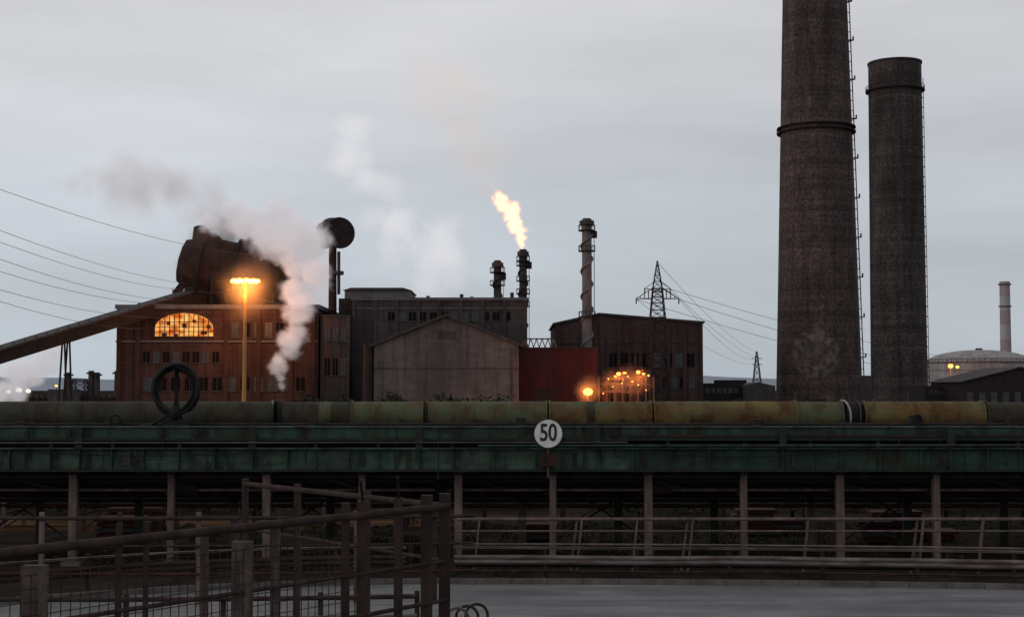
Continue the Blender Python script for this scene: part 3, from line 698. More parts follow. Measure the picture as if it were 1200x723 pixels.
for k_ in range(9):
    b = B("steel_slab_stack"); x = random.uniform(-2, 17) if k_ < 7 else random.uniform(-17, -6); y = random.uniform(51, 55); n = random.randint(2, 5)
    ln = random.uniform(.9, 2.0)
    for i in range(n):
        o_ = random.uniform(-.12, .12); b.box(x + o_, x + o_ + ln, y + i * .03, y + 1.0 + i * .03, .09 + i * .19, .09 + i * .19 + .15, m_rust if (i + k_) % 3 else m_mid)
        for q in (.15, ln - .25): b.box(x + q, x + q + .1, y, y + 1, .05 + i * .19 - .05, .087 + i * .19, m_dark)
    b.done()

# ---------------------------------------------------------------- pipe bridge
b = B("pipe_bridge"); D = 45
xl, xr = -24, 24
b.box(xl, xr, D, D + .25, Z(513, D), Z(501, D), m_green)
b.box(xl, xr, D - .06, D + .3, Z(501, D) + .001, Z(499.2, D), m_greenp)
b.box(xl, xr, D - .05, D + .28, Z(516, D), Z(513, D) - .001, m_green2)
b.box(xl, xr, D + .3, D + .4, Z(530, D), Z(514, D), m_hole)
b.box(xl, X(735, 520, D), D + .12, D + .2, Z(550, D), Z(526.2, D), m_greenp)
b.box(X(735, 520, D), xr, D + .12, D + .2, Z(550, D), Z(526.2, D), m_green)
b.box(xl, xr, D - .1, D + .4, Z(526, D), Z(524.4, D), m_greenp)
b.box(xl, xr, D - .1, D + .4, Z(552.5, D), Z(550.2, D), m_green2)
i = 0; x = xl + .3
while x < xr:
    b.box(x, x + .025, D - .05, D + .119, Z(549.9, D), Z(526.1, D), m_green)
    if i % 5 == 0: b.box(x - .1, x + .12, D - .13, D - .062, Z(525, D), Z(500, D), m_green2)
    if i % 2: b.box(x - .05, x + .05, D + .1, D + .29, Z(524.3, D), Z(516.1, D), m_green)
    if random.random() < .35: b.box(x + .3, x + .3 + random.uniform(.1, .45), D + .07, D + .119, Z(random.uniform(544, 549), D), Z(random.uniform(528, 536), D), random.choice((m_green2, m_dark, m_mid)))
    if random.random() < .35: q = random.uniform(.04, .09); b.box(x + .5, x + .5 + q * 2, D - .1, D - .001, Z(511, D), Z(504, D), m_dark)
    if random.random() < .3: b.cyl((x + .6, D - .05, Z(random.uniform(520, 566), D)), (x + .6, D - .05, Z(500, D)), .02, .02, m_dark, 6)
    x += random.uniform(.85, 1.3); i += 1
b.box(X(735, 520, D), xr, D - .075, D - .002, Z(512, D), Z(509, D), m_dark)
b.cyl((xl, D - .16, Z(519, D)), (X(735, 520, D), D - .16, Z(518, D)), .035, .035, m_mid, 8)
b.cyl((X(560, 520, D), D - .2, Z(522, D)), (xr, D - .2, Z(521, D)), .04, .04, m_green, 8)
b.tube(sag((X(20, 520, D), D - .15, Z(528, D)), (X(300, 520, D), D - .15, Z(530, D)), .12), .02, m_rubber, 6)
b.tube(sag((X(760, 520, D), D - .15, Z(530, D)), (X(980, 520, D), D - .15, Z(528, D)), .15), .02, m_rubber, 6)
b.box(xl, xr, D + .45, D + 6.4, Z(530, D), Z(527, D), m_dark)
b.box(xl, xr, D + 6.45, D + 6.6, Z(552, D), Z(512, D), m_green2)
for i in range(46):
    x = xl + .6 + i * 1.05; b.box(x, x + .12, D + .45, D + 6.4, Z(540, D), Z(530, D) - .002, m_dark)
for (v_, y, r_, m) in ((562, 46.2, .12, m_dark), (570, 47.6, .16, m_dark), (566, 49.3, .2, m_dark), (579, 50.2, .12, m_fence), (558, 45.75, .08, m_fence), (574, 46.6, .05, m_post), (586, 50.6, .07, m_dark), (592, 49.8, .05, m_rust), (555, 48.6, .18, m_hole)):
    b.cyl((xl, y, Z(v_, y)), (xr, y, Z(v_, y)), r_, r_, m, 12)
for i in range(30):
    x = random.uniform(xl, xr); y = random.uniform(45.8, 50); z = Z(random.uniform(560, 582), 46)
    b.box(x, x + random.uniform(.1, 1.2), y, y + .2, z, Z(552, D) - .05, random.choice((m_dark, m_hole, m_fence)))
for i in range(9):
    x = xl + 2 + i * 5.1; b.beam((x, 45.7, Z(553, D)), (x + random.uniform(1.2, 2.6), 46.2, Z(576, D)), .07, .07, m_dark)
for i, u in enumerate((-30, 85, 200, 312, 424, 537, 648, 760, 872, 985, 1098, 1210)):
    x = X(u, 600, D + .5); y = D + .5; wd = .12 if i % 2 else .1
    zt_ = Z(552.5, D) - .002
    b.box(x - wd, x + wd, y - .03, y, 0, zt_, m_post); b.box(x - wd, x + wd, y + .2, y + .23, 0, zt_, m_post); b.box(x - .015, x + .015, y, y + .2, 0, zt_, m_post)
    b.box(x - .3, x + .3, y - .2, y + .4, 0.002, .12, m_kerb)
    b.box(x - wd * 1.6, x + wd * 1.6, y - .05, y + .25, zt_ - .12, zt_ + 0.001, m_green2)
    x2 = X(u - 36, 600, D + 6); b.box(x2 - .14, x2 + .14, D + 5.8, D + 6.05, 0, Z(552, D) - .2, m_green2 if i % 3 else m_post)
    b.beam((x, y + .3, 2.2), (x2, D + 5.8, 2.2), .12, .15, m_dark)
for i in range(0, 11, 3):
    u = -30 + i * 113.0
    b.beam((X(u, 600, 50.8), 50.9, .2), (X(u + 113, 600, 50.8), 50.9, 2.4), .07, .07, m_dark); b.beam((X(u + 113, 600, 50.8), 50.95, .2), (X(u, 600, 50.8), 50.95, 2.4), .07, .07, m_dark)
b.done()

p = B("large_pipeline"); D = 48.0; zc = Z(487, D); R = .47
segs = [(-60, 322, m_pipeA, 0), (330, 412, m_pipeA, .02), (413, 496, m_pipeB, .01), (500, 640, m_pipeB, 0), (644, 762, m_pipeC, .01), (766, 930, m_pipeC, 0), (932, 985, m_pipeB, 0.015), (1012, 1150, m_pipeC, .0), (1154, 1290, m_pipeA, .03)]
for u0, u1, m, dr in segs:
    a, c_ = X(u0, 487, D), X(u1, 487, D)
    p.cyl((a, D, zc), (c_, D, zc), R - dr, R - dr, m, 40)
    for q in (a, c_): p.cyl((q - .03, D, zc), (q + .03, D, zc), R + .035, R + .035, m, 40)
    k_ = a + random.uniform(.8, 1.6)
    while k_ < c_ - 1:
        p.ring((k_, D, zc), (1, 0, 0), R - dr, .014, m, 40, 6)
        if random.random() < .35: p.cyl((k_, D, zc), (k_ + random.uniform(.2, .5), D, zc), R - dr + .008, R - dr + .008, random.choice((m_pipeA, m_pipeB, m_pipeC)), 40, caps=True)
        k_ += random.uniform(1.2, 2.2)
for u0, u1 in ((322, 330), (496, 500), (640, 644), (762, 766), (1150, 1154)):
    p.cyl((X(u0, 487, D), D, zc), (X(u1, 487, D), D, zc), R - .08, R - .08, m_hole, 32)
p.cyl((X(985, 487, D) + .05, D, zc), (X(1002, 487, D), D + .05, zc - .03), R + .02, R + .0, m_rubber, 40, True)
p.ring((X(987, 487, D) + .04, D, zc), (1, 0.28, 0.05), R + .03, .035, m_rim, 40, 8)
p.ring((X(1005, 487, D), D, zc), (1, 0.0, 0), R + .0, .03, m_mid, 40, 8)
p.cyl((X(1003, 487, D), D, zc), (X(1012, 487, D), D, zc), R - .1, R - .1, m_hole, 32)
p.ring((X(325, 487, D), D, zc), (1, .3, 0), R + .03, .06, m_rubber, 40, 8)
p.ring((X(319, 487, D), D, zc), (1, .2, 0), R + .02, .02, m_rim, 40, 8)
p.ring((X(497, 487, D), D, zc), (1, .2, 0), R + .03, .05, m_rubber, 40, 8)
for i in range(20):
    x = xl + 1.2 + i * 2.4
    p.box(x - .08, x + .08, D - .5, D + .5, Z(527, 45) + .0, zc - R + .05, m_green2); p.box(x - .07, x + .07, D - .62, D - .5, Z(527, 45), zc - .1, m_green2)
p.cyl((xl, 46.3, Z(497, 46.3)), (xr, 46.3, Z(497, 46.3)), .05, .05, m_dark, 10)
p.cyl((xl, 46.7, Z(501, 46.7)), (xr, 46.7, Z(501, 46.7)), .1, .1, m_dark, 10)
for u in (40, 150, 372, 610, 880, 1060, 1170):
    x = X(u, 470, D - .5); q = random.uniform(.08, .17); p.box(x - q, x + q, 46.1, 46.5, Z(503, 46), Z(random.uniform(486, 495), 46), m_dark)
    if u in (150, 1060): p.ring((x, 46.0, Z(492, 46)), (0.3, -1, 0), .16, .03, m_rubber, 20, 6); p.cyl((x, 46.05, Z(492, 46)), (x, 46.2, Z(492, 46)), .03, .03, m_dark, 8)
p.done()

b = B("hose_loop"); D = 46
c_ = P(205, 457, D)
for k_ in range(7):
    rr = .60 + random.uniform(-.07, .05); pts = []; o1 = random.uniform(-.05, .05); o2 = random.uniform(-.05, .05)
    for i in range(40):
        a = 2 * math.pi * i / 40
        pts.append(c_ + Vector((rr * 1.1 * math.cos(a) + o1, -.16 + .06 * k_ + .04 * math.sin(3 * a + k_), rr * 1.22 * math.sin(a) + o2 + .04 * math.sin(2 * a + k_))))
    b.tube(pts, .06, m_rubber, 8, True)
b.cyl((c_.x, D + .22, Z(527, 45)), (c_.x, D + .22, c_.z + .78), .07, .07, m_dark, 12)
b.beam((c_.x - .25, D + .1, c_.z + .66), (c_.x + .25, D + .1, c_.z + .66), .3, .07, m_dark)
b.cyl((c_.x, D - .25, c_.z + .6), (c_.x, D + .2, c_.z + .6), .05, .05, m_dark, 8)
b.sphere((c_.x + .05, D - .1, c_.z - .72), .2, .2, .24, m_rubber, rough=.5)
b.tube([c_ + Vector((-.1, -.1, -.75)), c_ + Vector((-.45, -.2, -.95)), c_ + Vector((-.7, -.1, -1.1)), c_ + Vector((-1.1, 0, -1.15))], .05, m_rubber)
b.beam((c_.x - .4, D + .22, Z(527, 45)), (c_.x, D + .22, c_.z - .3), .08, .08, m_dark); b.beam((c_.x + .4, D + .22, Z(527, 45)), (c_.x, D + .22, c_.z - .3), .08, .08, m_dark)
b.box(c_.x - .35, c_.x + .4, D - .1, D + .3, Z(503, 46), Z(492, 46), m_dark)
b.done()

# ---------------------------------------------------------------- speed limit sign
D = 44.72; root = bpy.data.objects.new("speed_limit_sign", None); S.collection.objects.link(root)
c_ = P(642.5, 508, D); R = M(17, D)
b = B("disc"); b.cyl((c_.x, D, c_.z), (c_.x, D + .03, c_.z), R, R, m_border, 56, smooth=False)
b.cyl((c_.x, D - .004, c_.z), (c_.x, D - .001, c_.z), R * .95, R * .95, m_white, 56, smooth=False); o = b.done(); o.parent = root
b = B("post"); b.cyl((c_.x, D + .08, Z(560, D)), (c_.x, D + .08, c_.z + R * .6), .035, .035, m_mid, 12)
b.box(c_.x - .2, c_.x + .2, D + .031, D + .12, c_.z - .05, c_.z + .01, m_mid); b.box(c_.x - .22, c_.x + .25, D - .01, D + .2, Z(546, D), Z(531, D), m_rust)
b.box(c_.x - .12, c_.x - .05, D - .03, D - .011, Z(543, D), Z(534, D), m_rubber)
o = b.done(); o.parent = root
tx = bpy.data.curves.new("numerals", 'FONT'); tx.body = "50"; tx.align_x = 'CENTER'; tx.align_y = 'CENTER'; tx.size = .74; tx.extrude = .002; tx.offset = .014; tx.space_character = .98
to = bpy.data.objects.new("numerals", tx); S.collection.objects.link(to); to.location = (c_.x, D - .009, c_.z + .01); to.rotation_euler = (math.radians(90), 0, 0); to.scale = (.74, 1, 1)
tx.materials.append(m_black); to.parent = root

# ---------------------------------------------------------------- walkway handrail
b = B("walkway_handrail"); D = 43.6
for v_, t_ in ((608, .05), (622, .03)): b.cyl((X(535, 610, D), D, Z(v_, D)), (22, D, Z(v_, D)), t_, t_, m_post, 10)
for u in (560, 680, 745, 810, 945, 1080, 1150):
    x = X(u, 610, D); b.beam((x - .12, D, 0), (x + .05, D, Z(608, D)), .05, .14, m_post)
    if u in (680, 810, 1080): b.beam((x - .3, D + .15, 0), (x - .1, D + .1, Z(610, D)), .06, .1, m_post)
b.done()

# ---------------------------------------------------------------- guard rail along the bend
b = B("guard_rail")
def wbeam(off, z, hgt, m, x0, x1, step=1.0):
    prof = [(-.0, -hgt / 2), (-.05, -hgt * .32), (-.05, -hgt * .18), (0, 0), (-.05, hgt * .18), (-.05, hgt * .32), (0, hgt / 2)]
    xs_ = []; x = x0
    while x <= x1 + 1e-6: xs_.append(x); x += step
    v = []; f = []; n = len(prof)
    for x in xs_:
        y = far_edge(x) + off; dz_ = .03 * noise.noise(Vector((x * .3, off, z)))
        for (dy, dz) in prof: v.append((x, y + dy, z + dz + dz_))
    for i in range(len(xs_) - 1):
        for j in range(n - 1): f.append((i * n + j, (i + 1) * n + j, (i + 1) * n + j + 1, i * n + j + 1))
    b.add(v, f, m)
x0 = X(532, 650, 41.5)
wbeam(.45, .98, .08, m_rail, x0, 20); wbeam(.45, .64, .26, m_rail, x0, 20); wbeam(.47, .30, .10, m_fence, x0, 20)
x = x0
while x < 20:
    y = far_edge(x) + .52; b.box(x - .05, x + .05, y, y + .1, 0, 1.02, m_fence); x += 2.6
b.tube([(x0 + i * .6, far_edge(x0 + i * .6) + .43, 1.08) for i in range(40)], .03, m_post, 6)
b.tube([(x0 + i * .6, far_edge(x0 + i * .6) + .9, .45) for i in range(40)], .08, m_dark, 6)
b.done()
b = B("guard_rail")
wbeam(.45, .64, .28, m_fence, -26, x0 - .6); wbeam(.45, 1.0, .07, m_rail, -26, x0 - .6)
x = -26
while x < x0 - .6:
    y = far_edge(x) + .52; b.box(x - .06, x + .06, y, y + .1, 0, 1.1, m_fence); x += 2.1
b.done()

# ---------------------------------------------------------------- foreground fence (left)
b = B("security_fence")
FA = Vector((X(-60, 651, 16.4), 16.4, 0)); FB = Vector((X(525, 592, 23.6), 23.6, 0)); zr = 3.6
def fp(t_): return FA.lerp(FB, t_)
def t_of(u):
    lo_, hi_ = -0.2, 1.2
    for _ in range(40):
        m_ = (lo_ + hi_) / 2; q = fp(m_); uu = 600 + q.x / q.y * FP
        if uu < u: lo_ = m_
        else: hi_ = m_
    return lo_
b.cyl(fp(-.1) + Vector((0, 0, zr)), FB + Vector((0, 0, zr)), .06, .06, m_fence, 14)
b.cyl(fp(-.1) + Vector((0, 0.05, 2.72)), FB + Vector((0, 0.05, 2.72)), .03, .03, m_fence, 8)
b.cyl(fp(-.1) + Vector((0, 0.05, 2.1)), FB + Vector((0, 0.05, 2.1)), .035, .035, m_fence, 8)
for u, wd, m in ((40, .28, m_fpost), (140, .07, m_fence), (172, .06, m_fence), (240, .10, m_fpost), (284, .27, m_fpost), (323, .12, m_fpost), (405, .12, m_fence), (425, .17, m_fence), (467, .13, m_fence), (500, .18, m_fence), (521, .18, m_fence)):
    q = fp(t_of(u)); h_ = zr + (.2 if m == m_fence else -.05)
    if wd > .25: h_ = zr - .2
    b.box(q.x - wd / 2, q.x + wd / 2, q.y + .08, q.y + .08 + min(wd, .18), 0, h_, m)
    if u in (425, 467): b.beam((q.x, q.y + .15, h_), (q.x + .02, q.y - .35, h_ + .35), .04, .04, m_fence)
tA, tB = t_of(-20), t_of(425); L_ = (fp(tB) - fp(tA)).length; n = int(L_ / .14)
for i in range(n):
    q = fp(tA + (tB - tA) * i / n); b.cyl((q.x, q.y, 0), (q.x, q.y, 3.3), .007, .007, m_fence, 4, caps=False)
for i in range(20):
    z = .3 + i * .158; b.cyl(fp(tA) + Vector((0, 0, z)), fp(tB) + Vector((0, 0, z)), .006, .006, m_fence, 4, caps=False)
q = FB + Vector((.1, 5.5, 0))
for z, r_ in ((zr, .05), (2.72, .03)): b.cyl(FB + Vector((0, 0, z)), q + Vector((-4.4, 0, z)), r_, r_, m_fence, 10)
for k_ in (.35, .7, 1.0):
    w_ = FB.lerp(q + Vector((-4.4, 0, 0)), k_); b.box(w_.x - .06, w_.x + .06, w_.y, w_.y + .12, 0, zr + .1, m_fence)
b.done()
b = B("yard_railing")
for z, r_, m in ((2.2, .05, m_fence), (1.5, .03, m_fence), (.8, .03, m_rust)):
    b.tube([(-16 + i * 1.0, 37.5 - .12 * i + .01 * i * i, z) for i in range(16)], r_, m, 8)
for i in range(0, 16, 2):
    y = 37.5 - .12 * i + .01 * i * i; b.box(-16 + i - .06, -16 + i + .06, y + .05, y + .16, 0, 2.35, m_fence if i % 4 else m_post)
b.done()
b = B("steel_barrier")
for (z, r_) in ((1.15, .05), (.75, .04), (.4, .04)):
    b.tube([(-14 + i * 1.0, 30.5 + .02 * i * i * .5 - .1 * i, z) for i in range(13)], r_, m_rail if z == .75 else m_fence, 8)
for i in range(0, 13, 2):
    y = 30.5 + .01 * i * i - .1 * i; b.box(-14 + i - .05, -14 + i + .05, y + .06, y + .16, 0, 1.25, m_fence)
b.done()
b = B("cycle_rack_hoop")
for k_ in range(3):
    q = Vector((X(536 + k_ * 11, 700, 29), 29 + k_ * .25, 0)); pts = [q + Vector((.22 * math.cos(math.pi * i / 10) * -1, 0, .95 + .22 * math.sin(math.pi * i / 10))) for i in range(11)]
    pts = [q + Vector((-.22, 0, 0))] + pts + [q + Vector((.22, 0, 0))]
    b.tube(pts, .03, m_fence if k_ else m_rail, 8)
b.done()

# ---------------------------------------------------------------- steam, smoke and flame (voxel volumes)
def vol_mat(name, col, dens, emit=None, em_s=0, aniso=0.2):
    m = bpy.data.materials.new(name); t = nt(m); N = t.nodes; L = t.links
    out = N.new('ShaderNodeOutputMaterial'); v = N.new('ShaderNodeVolumePrincipled'); L.new(v.outputs[0], out.inputs['Volume'])
    v.inputs['Color'].default_value = (*col, 1); v.inputs['Anisotropy'].default_value = aniso
    at = N.new('ShaderNodeAttribute'); at.attribute_name = 'density'
    mu = N.new('ShaderNodeMath'); mu.operation = 'MULTIPLY'; mu.inputs[1].default_value = dens
    L.new(at.outputs['Fac'], mu.inputs[0]); v.inputs['Density Attribute'].default_value = ''
    L.new(mu.outputs[0], v.inputs['Density'])
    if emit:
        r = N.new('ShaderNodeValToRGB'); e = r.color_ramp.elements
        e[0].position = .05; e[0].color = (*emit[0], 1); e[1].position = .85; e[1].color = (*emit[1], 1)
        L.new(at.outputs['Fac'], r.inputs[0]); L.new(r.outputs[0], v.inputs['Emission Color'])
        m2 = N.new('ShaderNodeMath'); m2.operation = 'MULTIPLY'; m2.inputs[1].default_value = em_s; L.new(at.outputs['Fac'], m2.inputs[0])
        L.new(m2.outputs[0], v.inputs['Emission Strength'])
    return m
def plume(name, path, material, vox, nscale, namp, gain=2.0, jitter=.5, sub=5, seed=1):
    random.seed(seed); pts = []; rr = []
    for i in range(len(path) - 1):
        a = path[i]; c = path[i + 1]
        for k in range(sub):
            f_ = k / sub; q = [a[j] + (c[j] - a[j]) * f_ for j in range(4)]; r_ = M(q[3], q[2])
            w_ = P(q[0], q[1], q[2]) + Vector([random.uniform(-1, 1) * r_ * jitter for _ in range(3)])
            pts.append(w_); rr.append(r_ * random.uniform(.65, 1.1))
    me = bpy.data.meshes.new(name); me.from_pydata([tuple(p_) for p_ in pts], [], [])
    at = me.attributes.new('rad', 'FLOAT', 'POINT'); at.data.foreach_set('value', rr)
    o = bpy.data.objects.new(name, me); S.collection.objects.link(o)
    mr_ = max(rr) * 1.5
    mn = Vector([min(p_[j] - mr_ for p_ in pts) for j in range(3)]); mxx = Vector([max(p_[j] + mr_ for p_ in pts) for j in range(3)])
    g = bpy.data.node_groups.new(name + "_gn", 'GeometryNodeTree')
    g.interface.new_socket('Geometry', in_out='INPUT', socket_type='NodeSocketGeometry'); g.interface.new_socket('Geometry', in_out='OUTPUT', socket_type='NodeSocketGeometry')
    N = g.nodes; L = g.links; gi = N.new('NodeGroupInput'); go = N.new('NodeGroupOutput')
    pos0 = N.new('GeometryNodeInputPosition')
    # warp the sampling position so the outline billows and curls
    wz = N.new('ShaderNodeTexNoise'); wz.inputs['Scale'].default_value = nscale * .6; wz.inputs['Detail'].default_value = 3; L.new(pos0.outputs[0], wz.inputs['Vector'])
    ws = N.new('ShaderNodeVectorMath'); ws.operation = 'SUBTRACT'; L.new(wz.outputs['Color'], ws.inputs[0]); ws.inputs[1].default_value = (.5, .5, .5)
    wk = N.new('ShaderNodeVectorMath'); wk.operation = 'SCALE'; L.new(ws.outputs[0], wk.inputs[0]); wk.inputs['Scale'].default_value = .9 / nscale * .55
    pos = N.new('ShaderNodeVectorMath'); pos.operation = 'ADD'; L.new(pos0.outputs[0], pos.inputs[0]); L.new(wk.outputs[0], pos.inputs[1])
    sn = N.new('GeometryNodeSampleNearest'); sn.domain = 'POINT'; L.new(gi.outputs[0], sn.inputs[0]); L.new(pos.outputs[0], sn.inputs['Sample Position'])
    s1 = N.new('GeometryNodeSampleIndex'); s1.data_type = 'FLOAT_VECTOR'; s1.domain = 'POINT'; L.new(gi.outputs[0], s1.inputs[0]); p2 = N.new('GeometryNodeInputPosition'); L.new(p2.outputs[0], s1.inputs[1]); L.new(sn.outputs[0], s1.inputs['Index'])
    s2 = N.new('GeometryNodeSampleIndex'); s2.data_type = 'FLOAT'; s2.domain = 'POINT'; L.new(gi.outputs[0], s2.inputs[0]); na = N.new('GeometryNodeInputNamedAttribute'); na.data_type = 'FLOAT'; na.inputs[0].default_value = 'rad'
    L.new(na.outputs[0], s2.inputs[1]); L.new(sn.outputs[0], s2.inputs['Index'])
    ds = N.new('ShaderNodeVectorMath'); ds.operation = 'DISTANCE'; L.new(pos.outputs[0], ds.inputs[0]); L.new(s1.outputs[0], ds.inputs[1])
    def mth(op, a, b_):
        n = N.new('ShaderNodeMath'); n.operation = op
        for i_, q in enumerate((a, b_)):
            if isinstance(q, (int, float)): n.inputs[i_].default_value = q
            else: L.new(q, n.inputs[i_])
        return n.outputs[0]
    dd = mth('DIVIDE', ds.outputs['Value'], s2.outputs[0])
    nz = N.new('ShaderNodeTexNoise'); nz.inputs['Scale'].default_value = nscale; nz.inputs['Detail'].default_value = 6; nz.inputs['Roughness'].default_value = .66; L.new(pos0.outputs[0], nz.inputs['Vector'])
    q = mth('ADD', mth('SUBTRACT', 1.0, dd), mth('MULTIPLY', mth('SUBTRACT', nz.outputs[0], .5), namp))
    q = mth('MULTIPLY', q, gain); q = mth('MINIMUM', mth('MAXIMUM', q, 0.0), 1.0)
    vc = N.new('GeometryNodeVolumeCube'); L.new(q, vc.inputs['Density']); vc.inputs['Min'].default_value = mn; vc.inputs['Max'].default_value = mxx
    dim = mxx - mn
    for nm, v_ in zip(('Resolution X', 'Resolution Y', 'Resolution Z'), dim): vc.inputs[nm].default_value = max(8, int(v_ / vox))
    sm = N.new('GeometryNodeSetMaterial'); sm.inputs['Material'].default_value = material
    L.new(vc.outputs[0], sm.inputs[0]); L.new(sm.outputs[0], go.inputs[0])
    md = o.modifiers.new('plume', 'NODES'); md.node_group = g
    me.materials.append(material)
    return o
v_steam = vol_mat("steam", (.96, .94, .955), .42, ((.9, .86, .9), (.92, .88, .92)), .115)  # added emission stands in for sky light scattered within the steam
v_steam2 = vol_mat("light_steam", (.96, .945, .96), .20, ((.9, .86, .9), (.92, .88, .92)), .06)  # emission again in place of scattered light
v_thin = vol_mat("thin_steam", (.97, .96, .97), .10, ((.9, .9, .93), (.9, .9, .93)), .045)  # its emission also replaces scattered sky light
v_brown = vol_mat("brown_smoke", (.78, .58, .49), .05, ((.9, .7, .6), (.9, .7, .6)), .006)  # slight warm emission added to brighten the smoke
v_soot = vol_mat("soot_smoke", (.36, .23, .19), .16)
v_warm = vol_mat("flare_smoke", (.92, .70, .55), .030, ((1, .66, .45), (1, .66, .45)), .013)  # orange glow of the smoke above the flame added as emission
v_halo = vol_mat("lamp_halo_volume", (.95, .8, .7), .03)  # scattering volume added round the lamps to make their glow halos
v_flame = vol_mat("flame", (.3, .2, .1), .02, ((1, .17, .015), (1, .50, .10)), .85)
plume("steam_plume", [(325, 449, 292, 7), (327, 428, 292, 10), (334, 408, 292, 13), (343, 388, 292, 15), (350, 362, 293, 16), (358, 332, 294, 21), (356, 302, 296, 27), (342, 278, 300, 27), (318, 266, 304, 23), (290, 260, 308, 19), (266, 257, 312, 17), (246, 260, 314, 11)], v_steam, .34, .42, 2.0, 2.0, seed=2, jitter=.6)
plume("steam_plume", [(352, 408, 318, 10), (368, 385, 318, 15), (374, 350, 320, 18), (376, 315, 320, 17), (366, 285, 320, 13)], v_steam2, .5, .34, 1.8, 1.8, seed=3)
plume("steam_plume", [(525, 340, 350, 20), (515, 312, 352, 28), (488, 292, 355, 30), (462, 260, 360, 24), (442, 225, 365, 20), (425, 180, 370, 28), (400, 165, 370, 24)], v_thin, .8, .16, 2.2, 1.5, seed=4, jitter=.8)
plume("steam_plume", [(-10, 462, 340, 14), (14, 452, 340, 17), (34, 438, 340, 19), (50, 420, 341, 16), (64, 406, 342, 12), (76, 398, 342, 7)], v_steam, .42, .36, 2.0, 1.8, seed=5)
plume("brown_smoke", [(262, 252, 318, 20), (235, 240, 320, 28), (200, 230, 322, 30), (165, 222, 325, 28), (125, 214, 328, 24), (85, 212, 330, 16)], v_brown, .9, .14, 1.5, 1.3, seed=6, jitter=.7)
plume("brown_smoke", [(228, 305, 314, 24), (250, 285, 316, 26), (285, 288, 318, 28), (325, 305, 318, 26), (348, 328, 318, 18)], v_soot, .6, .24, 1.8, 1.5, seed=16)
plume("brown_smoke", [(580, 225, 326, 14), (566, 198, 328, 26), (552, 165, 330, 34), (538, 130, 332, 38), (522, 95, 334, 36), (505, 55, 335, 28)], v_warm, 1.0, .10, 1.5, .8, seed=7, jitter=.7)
plume("flare_flame", [(613, 291, 325, 3.5), (611, 280, 325, 7), (607, 268, 325, 9.5), (602, 255, 325, 12), (598, 244, 325, 13), (588, 235, 325, 10), (577, 230, 325, 6)], v_flame, .16, .45, 2.0, 1.4, seed=8, jitter=.3)
plume("lamp_halo_volume", [(286, 331, 286, 46), (286, 342, 286, 44)], v_halo, 1.0, .15, .3, 1.0, seed=9, jitter=.1, sub=2)  # added volumes, here and below, that spread lamp light into a halo
plume("lamp_halo_volume", [(689, 458, 265, 26), (690, 456, 265, 26)], v_halo, .7, .2, .3, 1.0, seed=10, jitter=.1, sub=2)
plume("lamp_halo_volume", [(715, 446, 280, 20), (760, 444, 280, 20)], v_halo, .8, .2, .6, 1.0, seed=12, jitter=.2)
l = bpy.data.lights.new("flame_light", 'POINT'); l.energy = 2500; l.color = (1, .5, .15); l.shadow_soft_size = 2
lo_ = bpy.data.objects.new("flame_light", l); S.collection.objects.link(lo_); lo_.location = P(600, 255, 325); lo_.parent = bpy.data.objects["flare_flame"]

# ---------------------------------------------------------------- sky and light
W = bpy.data.worlds.new("World"); S.world = W; W.use_nodes = True; t = W.node_tree; N = t.nodes; L = t.links; N.clear()
out = N.new('ShaderNodeOutputWorld'); mixs = N.new('ShaderNodeMixShader'); L.new(mixs.outputs[0], out.inputs[0]); mixs.inputs[0].default_value = .92
sky = N.new('ShaderNodeTexSky'); sky.sky_type = 'NISHITA'; sky.sun_disc = False; sky.sun_elevation = math.radians(9); sky.sun_rotation = math.radians(-110)
b1 = N.new('ShaderNodeBackground'); b1.inputs[1].default_value = .09; L.new(sky.outputs[0], b1.inputs[0]); L.new(b1.outputs[0], mixs.inputs[1])
b2 = N.new('ShaderNodeBackground'); b2.inputs[1].default_value = .97; L.new(b2.outputs[0], mixs.inputs[2])
tc = N.new('ShaderNodeTexCoord'); sp = N.new('ShaderNodeSeparateXYZ'); L.new(tc.outputs['Generated'], sp.inputs[0])
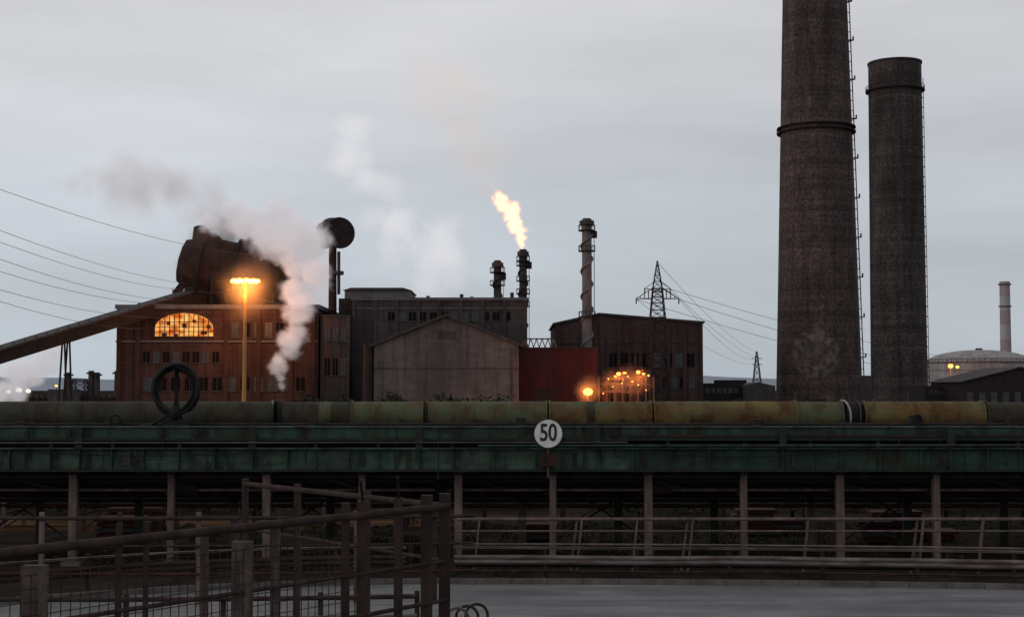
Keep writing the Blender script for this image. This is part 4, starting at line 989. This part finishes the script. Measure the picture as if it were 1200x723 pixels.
r = N.new('ShaderNodeValToRGB'); e = r.color_ramp.elements
e[0].position = 0; e[0].color = (.50, .565, .63, 1); e[1].position = 1; e[1].color = (.62, .62, .66, 1)
for p_, c_ in ((.06, (.53, .58, .64)), (.13, (.595, .63, .685)), (.20, (.68, .69, .725)), (.28, (.73, .725, .76))):
    k = e.new(p_); k.color = (*c_, 1)
L.new(sp.outputs[2], r.inputs[0])
mp = N.new('ShaderNodeMapping'); mp.inputs['Scale'].default_value = (2.6, 2.6, 13); mp.inputs['Rotation'].default_value = (0, math.radians(7), 0); L.new(tc.outputs['Generated'], mp.inputs[0])
nz = N.new('ShaderNodeTexNoise'); nz.inputs['Scale'].default_value = 1.3; nz.inputs['Detail'].default_value = 6; nz.inputs['Roughness'].default_value = .5; L.new(mp.outputs[0], nz.inputs['Vector'])
mr = N.new('ShaderNodeMapRange'); mr.inputs[1].default_value = .3; mr.inputs[2].default_value = .7; mr.inputs[3].default_value = .89; mr.inputs[4].default_value = 1.11; L.new(nz.outputs[0], mr.inputs[0])
mx = N.new('ShaderNodeMapRange'); mx.inputs[1].default_value = -.35; mx.inputs[2].default_value = .35; mx.inputs[3].default_value = 1.06; mx.inputs[4].default_value = .90; L.new(sp.outputs[0], mx.inputs[0])
mm = N.new('ShaderNodeMath'); mm.operation = 'MULTIPLY'; L.new(mr.outputs[0], mm.inputs[0]); L.new(mx.outputs[0], mm.inputs[1])
vs = N.new('ShaderNodeVectorMath'); vs.operation = 'SCALE'; L.new(r.outputs[0], vs.inputs[0]); L.new(mm.outputs[0], vs.inputs['Scale']); L.new(vs.outputs[0], b2.inputs[0])

sl = bpy.data.lights.new("sun", 'SUN'); sl.energy = .5; sl.angle = math.radians(20); sl.color = (1, .93, .85)
so = bpy.data.objects.new("sun", sl); S.collection.objects.link(so)
az = math.radians(-110); el = math.radians(9)
dirv = Vector((math.sin(az) * math.cos(el), math.cos(az) * math.cos(el), math.sin(el)))
so.rotation_euler = dirv.to_track_quat('Z', 'Y').to_euler()
